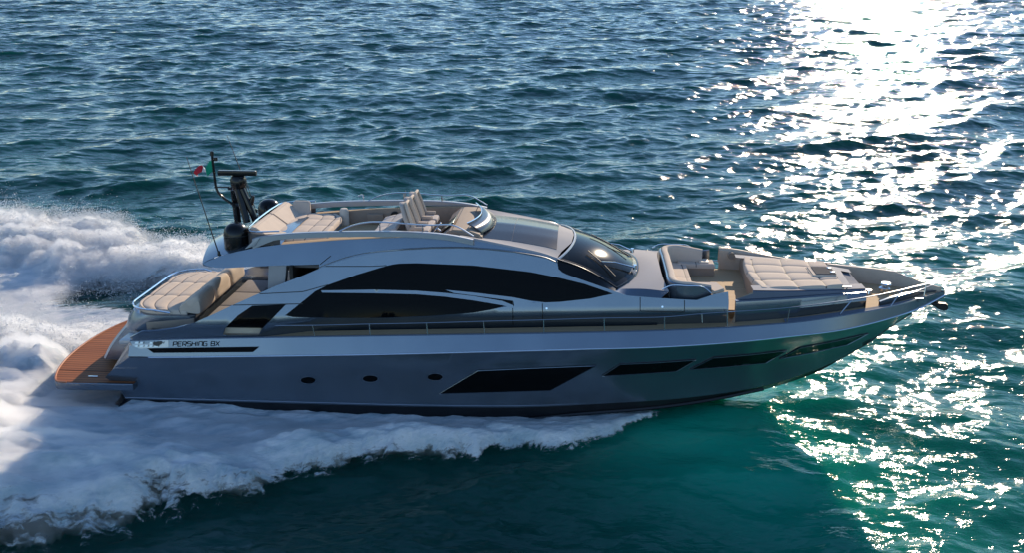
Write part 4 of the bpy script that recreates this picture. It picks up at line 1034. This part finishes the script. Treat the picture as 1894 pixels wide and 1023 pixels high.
# ------------------------------------------------------------------ SEA: one sheet to the horizon, waves modelled, ripples as bump
WD = R(-76)           # the waves run towards this heading (from +X)
rw = np.random.default_rng(4)
NW = 230
lam = np.exp(rw.uniform(math.log(.28), math.log(12), NW))
kk = 2 * math.pi / lam
th = WD + rw.normal(0, 1, NW) * np.interp(np.log(lam), [math.log(.3), math.log(8)], [.8, .42])
amp = .0190 / kk * np.interp(np.log(lam), [math.log(.28), math.log(1.5), math.log(3), math.log(6), math.log(12)], [1.0, 1.22, 1.1, .85, .68]) * rw.uniform(.6, 1.4, NW)
kx, ky = kk * np.cos(th), kk * np.sin(th); ph = rw.uniform(0, 2 * math.pi, NW)
def sea_state(X, Y, DX, DT=None, RX=None, RY=None):
    """horizontal and vertical wave displacement; components finer than the local mesh spacing are left to the bump"""
    dx = np.zeros_like(X); dy = np.zeros_like(X); dz = np.zeros_like(X); lost = np.zeros_like(X)
    gust = 0.85 + .45 * sum(np.sin(X * a_ + Y * b_ + c_) for a_, b_, c_ in ((.19, .11, 1), (-.07, .23, 2.2), (.31, -.17, .4), (.05, .09, 4), (.43, .38, 5))) / 3.2
    for i in range(NW):
        if RX is not None:
            kr = np.abs(kx[i] * RX + ky[i] * RY); kt = np.abs(-kx[i] * RY + ky[i] * RX)
            f = np.clip(1.9 - (kr * DX + kt * DT) / 1.3, 0, 1)
        else: f = 1.0
        if lam[i] < 1.9: f = f * gust
        a = kx[i] * X + ky[i] * Y + ph[i]; s, c = np.sin(a), np.cos(a)
        dz += f * amp[i] * c; lost += np.clip(1 - f, 0, 1) * (amp[i] * kk[i]) ** 2 / 2; q = 1.0 * f * amp[i] / kk[i]
        dx -= q * kx[i] * s; dy -= q * ky[i] * s
    return dx, dy, dz, np.sqrt(lost)
def wake_calm(X, Y):
    """the boat's own pressure field flattens the chop beside the hull"""
    return 1 - .55 * np.exp(-(np.maximum(np.abs(Y) - 2.5, 0) / 3.0) ** 2) * np.clip((9 - X) / 6, 0, 1) * np.clip((X + 40) / 10, 0, 1)
nth = 1050
dep = np.concatenate([np.linspace(R(70), R(35), 50, endpoint=False), np.geomspace(R(35), R(3.4), 1450, endpoint=False), np.geomspace(R(3.4), R(.1), 70)])
r = EYE.z / np.tan(dep); a = np.concatenate([np.linspace(R(-180), R(-45), 140, endpoint=False), np.linspace(R(-45), R(45), nth), np.linspace(R(45), R(180), 141)[1:]])
RR, AA = np.meshgrid(r, a, indexing='ij'); RR = RR.astype(np.float32); AA = AA.astype(np.float32)
RX, RY = np.sin(AA), np.cos(AA)
X = EYE.x + RR * RX; Y = EYE.y + RR * RY
DX = np.broadcast_to(np.abs(np.gradient(r))[:, None], RR.shape).astype(np.float32); DT = (RR * np.gradient(a)[None, :]).astype(np.float32)
dx, dy, dz, lost = sea_state(X, Y, DX, DT, RX, RY)
cal = wake_calm(X, Y)
V = np.stack([X + dx * cal, Y + dy * cal, dz * cal], -1).reshape(-1, 3).astype(np.float32)
ni, nj = RR.shape
idx = np.arange(ni * nj).reshape(ni, nj)
Fq = np.stack([idx[:-1, :-1], idx[:-1, 1:], idx[1:, 1:], idx[1:, :-1]], -1).reshape(-1, 4)
def np_mesh(name, V, Fq):
    me = bpy.data.meshes.new(name)
    me.vertices.add(len(V)); me.vertices.foreach_set('co', np.ascontiguousarray(V, np.float32).ravel())
    k = Fq.shape[1]
    me.loops.add(Fq.size); me.loops.foreach_set('vertex_index', np.ascontiguousarray(Fq, np.int32).ravel())
    me.polygons.add(len(Fq)); me.polygons.foreach_set('loop_start', np.arange(0, Fq.size, k, dtype=np.int32))
    me.update(calc_edges=True); me.validate(); return me
def water_mat():
    m, N, L, b = nm('sea_water')
    b.subsurface_method = 'BURLEY'; b.inputs['Subsurface Weight'].default_value = 1; b.inputs['Subsurface Radius'].default_value = (.25, 1, .8); b.inputs['Subsurface Scale'].default_value = 1.6
    b.inputs['Roughness'].default_value = .07; b.inputs['IOR'].default_value = 1.33; b.inputs['Specular IOR Level'].default_value = .5
    geo = N.new('ShaderNodeNewGeometry')
    # body colour: deep teal, paler where the hull stirs in air and where sunlit glow is painted
    ns = N.new('ShaderNodeTexNoise'); ns.inputs['Scale'].default_value = .12; ns.inputs['Detail'].default_value = 3
    L.new(geo.outputs['Position'], ns.inputs['Vector'])
    cr = N.new('ShaderNodeMix'); cr.data_type = 'RGBA'; cr.inputs[6].default_value = (.0015, .024, .022, 1); cr.inputs[7].default_value = (.003, .080, .060, 1)
    L.new(ns.outputs['Fac'], cr.inputs[0])
    at = N.new('ShaderNodeAttribute'); at.attribute_name = 'aerated_glow'
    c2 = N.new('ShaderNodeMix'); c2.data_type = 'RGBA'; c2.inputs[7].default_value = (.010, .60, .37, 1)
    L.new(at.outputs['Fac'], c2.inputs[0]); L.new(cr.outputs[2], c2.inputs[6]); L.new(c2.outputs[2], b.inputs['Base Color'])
    mp = N.new('ShaderNodeMapping'); mp.inputs['Rotation'].default_value = (0, 0, R(28)); mp.inputs['Scale'].default_value = (.62, 1.25, 1)
    L.new(geo.outputs['Position'], mp.inputs[0])
    n1 = N.new('ShaderNodeTexNoise'); n1.inputs['Scale'].default_value = 3.8; n1.inputs['Detail'].default_value = 4; n1.inputs['Roughness'].default_value = .5; n1.inputs['Distortion'].default_value = .5
    L.new(mp.outputs[0], n1.inputs['Vector'])
    bp = N.new('ShaderNodeBump'); bp.inputs['Strength'].default_value = 1; bp.inputs['Distance'].default_value = .040
    L.new(n1.outputs['Fac'], bp.inputs['Height']); L.new(bp.outputs[0], b.inputs['Normal'])
    # waves too fine for the far mesh become a coarser ripple normal
    la = N.new('ShaderNodeAttribute'); la.attribute_name = 'unresolved'
    n2 = N.new('ShaderNodeTexNoise'); n2.inputs['Scale'].default_value = 1.1; n2.inputs['Detail'].default_value = 1; L.new(mp.outputs[0], n2.inputs['Vector'])
    dm_ = N.new('ShaderNodeMath'); dm_.operation = 'MULTIPLY'; dm_.inputs[1].default_value = 2.0; L.new(la.outputs['Fac'], dm_.inputs[0])
    b2 = N.new('ShaderNodeBump'); b2.inputs['Strength'].default_value = 1; L.new(dm_.outputs[0], b2.inputs['Distance']); L.new(n2.outputs['Fac'], b2.inputs['Height']); L.new(bp.outputs[0], b2.inputs['Normal']); L.new(b2.outputs[0], b.inputs['Normal'])
    return m
me = np_mesh('water', V, Fq)
def sst0(a_, b_, x): t = np.clip((x - a_) / (b_ - a_), 0, 1); return t * t * (3 - 2 * t)
# air-stirred water along the forefoot, plus painted sunlit glow in hull shadow and forward
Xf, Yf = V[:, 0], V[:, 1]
aer_glow = np.exp(-((Xf - 3.2) / 2.8) ** 2 - ((np.abs(Yf) - 2.2) / 2.2) ** 2) * .48 + .24 * np.exp(-((Xf - 5.5) / 4.2) ** 2 - ((np.abs(Yf) - 4.8) / 4.0) ** 2) + .07 * sst0(2, 8, Xf) * sst0(24, 12, np.abs(Yf))
at = me.attributes.new('aerated_glow', 'FLOAT', 'POINT'); at.data.foreach_set('value', np.clip(aer_glow, 0, 1).astype(np.float32))
at = me.attributes.new('unresolved', 'FLOAT', 'POINT'); at.data.foreach_set('value', lost.ravel().astype(np.float32))
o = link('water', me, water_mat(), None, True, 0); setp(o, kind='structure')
# ------------------------------------------------------------------ WAKE: foam thrown out by the hull, a height field with feathered borders, and spray drops
rf = np.random.default_rng(21)
_tab = rf.random((256, 256)).astype(np.float32)
def vnoise(x, y):
    xi = np.floor(x).astype(int); yi = np.floor(y).astype(int); fx = x - xi; fy = y - yi
    fx = fx * fx * fx * (fx * (fx * 6 - 15) + 10); fy = fy * fy * fy * (fy * (fy * 6 - 15) + 10)
    a = _tab[xi & 255, yi & 255]; b_ = _tab[(xi + 1) & 255, yi & 255]; c = _tab[xi & 255, (yi + 1) & 255]; d = _tab[(xi + 1) & 255, (yi + 1) & 255]
    return (a * (1 - fx) + b_ * fx) * (1 - fy) + (c * (1 - fx) + d * fx) * fy
def fbm(x, y, o=5, g=.5):
    s = 0; w_ = 1; t = 0
    for i in range(o):
        s = s + w_ * vnoise(x + 17.3 * i, y + 9.1 * i); t += w_; w_ *= g; x = x * 2.03 * .96 + y * .28; y = y * 2.03 * .96 - x * .1
    return s / t
def billow(x, y, o=5, g=.55):
    s = 0; w_ = 1; t = 0
    for i in range(o):
        s = s + w_ * (1 - np.abs(2 * vnoise(x + 31.7 * i, y + 5.3 * i) - 1) * 1.3); t += w_; w_ *= g; x, y = x * 1.98 + y * .3, y * 1.98 - x * .3
    return s / t
def turb(x, y, o=6, g=.55):
    s = 0; w_ = 1; t = 0
    for i in range(o):
        s = s + w_ * np.abs(2 * vnoise(x + 31.7 * i, y + 5.3 * i) - 1); t += w_; w_ *= g; x, y = x * 1.93 + y * .35, y * 1.93 - x * .35
    return s / t
def sst(a, b_, x): t = np.clip((x - a) / (b_ - a), 0, 1); return t * t * (3 - 2 * t)
def wake_env(X, Y):
    S = np.abs(Y)
    far = Y > 0
    wob = (fbm(X * .6, Y * .25 + 3, 6, .68) - .5) * 2.4
    xt = [-27, -20, -14, -10.3, -7.5, -5.1, -2.7, -1, .5, 1.2, 2.2, 3]
    en = np.interp(X, xt, [19, 15.2, 11, 8.6, 6.5, 5.2, 4.5, 4.0, 3.3, 2.8, 1.8, 1.2])
    ef = np.interp(X, xt, [17.5, 15.5, 11.5, 9, 7, 5.4, 4.5, 4.0, 3.3, 2.8, 1.8, 1.2])
    e = np.where(far, ef, en) + wob * (.45 + .06 * np.maximum(2.9 - X, 0))
    h = np.interp(X, [-16, -13.6, -8, -2, 1, 3, 6], [0, 2.3, 2.35, 2.15, 1.6, 1.15, .3])
    t = (S - h) / np.maximum(e - h, .2)
    start = sst(2.9, 1.6, X)
    cover = start * sst(1.07, .66, t)                                # feathered outer border
    A = np.interp(X, [-26, -18, -13, -9, -4, 0, 2.5], [1.7, 1.5, 1.18, .86, .62, .46, .24])
    prof = (.62 + .60 * np.exp(-((t - .62) / .26) ** 2)) * sst(1.05, .72, t)
    H = A * prof
    holes = sst(.52, .70, fbm(X * .35 + Y * .3 + 9, Y * 2.4 - X * .7, 5, .6)) * sst(.45, .9, t) * (~far)
    cover = cover * (1 - .45 * holes)
    # port side: the sheet stands up, with open water between it and the stern wash
    Hf = A * .50 * np.exp(-((t - .74) / .22) ** 2) * sst(1.12, .85, t)
    gap = sst(-20.8, -18.8, X) * np.exp(-((S - (6.6 + .16 * (-16 - X))) / 1.55) ** 4)
    gapn = np.clip(gap * (1.25 - .6 * fbm(X * .5, Y * .5)), 0, 1)
    H = np.where(far, Hf, H); cover = np.where(far, cover * (1 - gapn), cover); H = np.where(far, H * (1 - .85 * gapn), H)
    # wash behind the platform
    ws_ = sst(-13.9, -16.5, X) * sst(4.4, 2.6, S + wob * .6)
    H = np.maximum(H, ws_ * np.interp(X, [-27, -20, -17, -15.5, -14], [1.25, 1.1, .75, .45, .2]) * (.75 + .25 * np.cos(S * .9)))
    cover = np.maximum(cover, ws_)
    return H, cover, t
def foam_fields(X, Y):
    H, C, t = wake_env(X, Y)
    b1 = np.where(Y > -1, .15 + 1.45 * turb(X * .42 + 5 + Y * .1, Y * .6, 6, .58), .25 + .6 * fbm(X * .45 + Y * .35, Y * 1.1 - X * .25, 4, .5)); b2 = fbm(X * 1.6 + Y, Y * 4.0 - X * .8, 4, .6)
    z = H * (.25 + 1.15 * b1) + .10 * np.sqrt(np.maximum(H, 0)) * (b2 - .5) * 2
    # nothing washes over the platform: the foam stays low under it and rises again behind and beside it
    lim = .42 + 1.1 * np.maximum(-15.6 - X, 0) ** 1.2 + .8 * np.maximum(np.abs(Y) - 2.7, 0) + .6 * np.maximum(X + 13.2, 0)
    z = np.minimum(z, lim)
    return z, C, H
gx = np.arange(-27, 3.4, .055); gy = np.arange(-13.5, 19, .06)
XX, YY = np.meshgrid(gx, gy, indexing='ij'); XX = XX.astype(np.float32); YY = YY.astype(np.float32)
zf, cf_, Hh = foam_fields(XX, YY)
sdx, sdy, sdz, _ls = sea_state(XX, YY, 0)
cal = wake_calm(XX, YY)
Zf = zf + sdz * cal * .8 + .02 - .22 * (1 - sst(0.0, .35, cf_))
keep = cf_ > .02
# keep only what lies outside the hull
hb = np.interp(XX, [-13.7, -13.4, -8, -4.4, -2, 0, 2.3, 3.8, 5.5], [0, 2.3, 2.35, 2.3, 2.1, 1.8, 1.2, .7, .2])
keep &= ~((np.abs(YY) < hb) & (XX > -13.6))
ni, nj = XX.shape
idx = np.arange(ni * nj).reshape(ni, nj)
kq = keep[:-1, :-1] & keep[1:, :-1] & keep[1:, 1:] & keep[:-1, 1:]
Fq = np.stack([idx[:-1, :-1], idx[1:, :-1], idx[1:, 1:], idx[:-1, 1:]], -1)[kq]
used = np.unique(Fq); remap = np.full(ni * nj, -1); remap[used] = np.arange(len(used))
V = np.stack([XX, YY, Zf], -1).reshape(-1, 3)[used]
me = np_mesh('wake_foam', V, remap[Fq])
at = me.attributes.new('cover', 'FLOAT', 'POINT'); at.data.foreach_set('value', cf_.reshape(-1)[used].astype(np.float32))
def foam_mat():
    m, N, L, b = nm('white_foam')
    geo = N.new('ShaderNodeNewGeometry'); at = N.new('ShaderNodeAttribute'); at.attribute_name = 'cover'
    mp = N.new('ShaderNodeMapping'); mp.vector_type = 'TEXTURE'; mp.inputs['Rotation'].default_value = (0, 0, R(24)); mp.inputs['Scale'].default_value = (1.7, .45, .8); L.new(geo.outputs['Position'], mp.inputs[0])
    n1 = N.new('ShaderNodeTexNoise'); n1.inputs['Scale'].default_value = 2.6; n1.inputs['Detail'].default_value = 9; n1.inputs['Roughness'].default_value = .72; L.new(mp.outputs[0], n1.inputs['Vector'])
    th_ = N.new('ShaderNodeMapRange'); th_.inputs[1].default_value = .25; th_.inputs[2].default_value = .75; th_.inputs[3].default_value = 0; th_.inputs[4].default_value = .85; L.new(n1.outputs['Fac'], th_.inputs[0])
    sb = N.new('ShaderNodeMath'); sb.operation = 'SUBTRACT'; L.new(at.outputs['Fac'], sb.inputs[0]); L.new(th_.outputs[0], sb.inputs[1])
    al = N.new('ShaderNodeMapRange'); al.interpolation_type = 'SMOOTHSTEP'; al.inputs[1].default_value = -.05; al.inputs[2].default_value = .30; L.new(sb.outputs[0], al.inputs[0])
    b.inputs['Base Color'].default_value = (.95, .96, .96, 1); b.inputs['Roughness'].default_value = .9; b.inputs['Specular IOR Level'].default_value = .1
    n3 = N.new('ShaderNodeTexNoise'); n3.inputs['Scale'].default_value = 1.3; n3.inputs['Detail'].default_value = 8; n3.inputs['Roughness'].default_value = .7; L.new(mp.outputs[0], n3.inputs['Vector'])
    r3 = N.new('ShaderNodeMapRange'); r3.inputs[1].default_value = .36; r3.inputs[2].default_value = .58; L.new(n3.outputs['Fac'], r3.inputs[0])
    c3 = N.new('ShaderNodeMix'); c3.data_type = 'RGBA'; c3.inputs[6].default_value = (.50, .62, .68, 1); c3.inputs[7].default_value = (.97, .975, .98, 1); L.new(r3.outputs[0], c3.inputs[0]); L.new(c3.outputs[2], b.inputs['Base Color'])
    n2 = N.new('ShaderNodeTexNoise'); n2.inputs['Scale'].default_value = 7; n2.inputs['Detail'].default_value = 7; n2.inputs['Roughness'].default_value = .7; L.new(mp.outputs[0], n2.inputs['Vector'])
    bp = N.new('ShaderNodeBump'); bp.inputs['Strength'].default_value = .7; bp.inputs['Distance'].default_value = .14; L.new(n2.outputs['Fac'], bp.inputs['Height']); L.new(bp.outputs[0], b.inputs['Normal'])
    tl = N.new('ShaderNodeBsdfTranslucent'); tl.inputs[0].default_value = (.92, .93, .93, 1)
    m1 = N.new('ShaderNodeMixShader'); m1.inputs[0].default_value = .18; L.new(b.outputs[0], m1.inputs[1]); L.new(tl.outputs[0], m1.inputs[2])
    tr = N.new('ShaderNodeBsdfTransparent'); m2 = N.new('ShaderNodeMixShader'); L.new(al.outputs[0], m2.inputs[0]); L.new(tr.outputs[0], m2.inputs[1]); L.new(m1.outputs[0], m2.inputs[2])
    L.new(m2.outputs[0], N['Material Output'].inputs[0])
    return m
M['foam'] = foam_mat()
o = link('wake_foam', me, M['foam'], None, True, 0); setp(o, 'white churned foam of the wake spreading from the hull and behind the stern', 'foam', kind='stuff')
# thin mist hanging on the foam: a closed body of even density, thickest where the spray stands highest
mx_ = np.arange(-27, 2.6, .10); my_ = np.arange(-13.5, 19, .10)
MX, MY = np.meshgrid(mx_, my_, indexing='ij')
zm, cm_, Hm = foam_fields(MX, MY); tm_ = wake_env(MX, MY)[2]
soft = fbm(MX * .6 + 40, MY * 1.7 + MX * .2, 8, .72)
T = sst(.18, .8, cm_) * (.08 + .50 * np.clip(Hm, 0, 1.3) * np.clip(soft * 2.2 - .5, .05, 1.3))
T *= np.where(MY < 0, np.interp(MX, [-17, -12], [1, .22]) * sst(.92, .5, tm_), 1)
hb = np.interp(MX, [-13.5, -13.2, -13.0, -8, -4.4, -2, 0, 2.3, 3.8, 5.5], [0, 2.6, 2.75, 2.85, 2.8, 2.6, 2.3, 1.6, 1.1, .6])
T *= sst(0, .3, np.abs(MY) - np.where(MX > -13.4, hb, -1)) * np.where((MX > -15.8) & (np.abs(MY) < 3), .5, 1)
ok = T > np.where(MY < 0, .03, .012)
q4 = ok[:-1, :-1] & ok[1:, :-1] & ok[1:, 1:] & ok[:-1, 1:]
ni, nj = MX.shape; idx = np.arange(ni * nj).reshape(ni, nj)
Fq = np.stack([idx[:-1, :-1], idx[1:, :-1], idx[1:, 1:], idx[:-1, 1:]], -1)[q4]
ed = np.concatenate([Fq[:, [0, 1]], Fq[:, [1, 2]], Fq[:, [2, 3]], Fq[:, [3, 0]]]); key = np.sort(ed, 1); _, inv, cn = np.unique(key, axis=0, return_inverse=True, return_counts=True)
bd = ed[cn[inv.ravel()] == 1]
used = np.unique(Fq); remap = np.full(ni * nj, -1); remap[used] = np.arange(len(used)); nu_ = len(used)
top = np.stack([MX, MY, zm + T + .02], -1).reshape(-1, 3)[used]; bot = np.stack([MX, MY, zm * 0 - .35], -1).reshape(-1, 3)[used]
Fa = remap[Fq]; Fb = Fa[:, ::-1] + nu_; rb2 = remap[bd]; Fs = np.stack([rb2[:, 1], rb2[:, 0], rb2[:, 0] + nu_, rb2[:, 1] + nu_], -1)
me = np_mesh('spray_mist', np.concatenate([top, bot]), np.concatenate([Fa, Fb, Fs]))
mm = bpy.data.materials.new('mist'); mm.use_nodes = True; mn = mm.node_tree.nodes; mn.remove(mn['Principled BSDF'])
pv = mn.new('ShaderNodeVolumePrincipled'); pv.inputs['Color'].default_value = (.995, .997, 1, 1); pv.inputs['Density'].default_value = 3.0; pv.inputs['Anisotropy'].default_value = .6
mm.node_tree.links.new(pv.outputs[0], mn['Material Output'].inputs['Volume'])
o = link('spray_mist', me, mm, None, True, 0); setp(o, 'soft white spray mist hanging over the wake foam', 'spray', kind='stuff')
# drops flung above the foam and beyond its edge
ND = 190000
px_ = rf.uniform(-27, 3, ND * 5); py_ = rf.uniform(-13.5, 18.5, ND * 5)
zz, cc, HHh = foam_fields(px_, py_)
wgt = np.clip(HHh, 0, 2) * np.where(cc > .02, 1, 0) * (.35 + 1.2 * np.exp(-((cc - .5) / .35) ** 2))
hb = np.interp(px_, [-13.7, -13.4, -8, -4.4, -2, 0, 2.3, 3.8, 5.5], [0, 2.9, 3.0, 2.9, 2.7, 2.3, 1.7, 1.1, .5])
wgt *= np.where(py_ < 0, 0, 1)
wgt *= ~((np.abs(py_) < hb) & (px_ > -16.5))
sel = rf.choice(len(px_), ND, replace=False, p=wgt / wgt.sum())
up_z = rf.exponential(.30, ND) * np.clip(HHh[sel], .15, 1.3) + .12 * np.clip(HHh[sel], 0, 1)
C = np.stack([px_[sel] - up_z * .3 + rf.normal(0, .06, ND), py_[sel] + np.sign(py_[sel]) * rf.exponential(.12, ND), zz[sel] + up_z], -1)
sz = np.exp(rf.normal(math.log(.006), .4, ND)).clip(.003, .02)
tet = np.array([[1, 1, 1], [1, -1, -1], [-1, 1, -1], [-1, -1, 1]], float)
rot = rf.normal(0, 1, (ND, 3, 3)); q_, _ = np.linalg.qr(rot)
Tv = np.einsum('nij,kj->nki', q_, tet) * sz[:, None, None] * np.array([1.7, 1, 1]) + C[:, None, :]
Tf = (np.arange(ND)[:, None, None] * 4 + np.array([[0, 1, 2], [0, 3, 1], [0, 2, 3], [1, 3, 2]])[None]).reshape(-1, 3)
me = np_mesh('spray', Tv.reshape(-1, 3), Tf)
o = link('spray', me, mat('spray_drops', (.85, .88, .90), .6, spec=.3), None, False); setp(o, 'fine white spray drops flying over the wake foam', 'spray', kind='stuff')
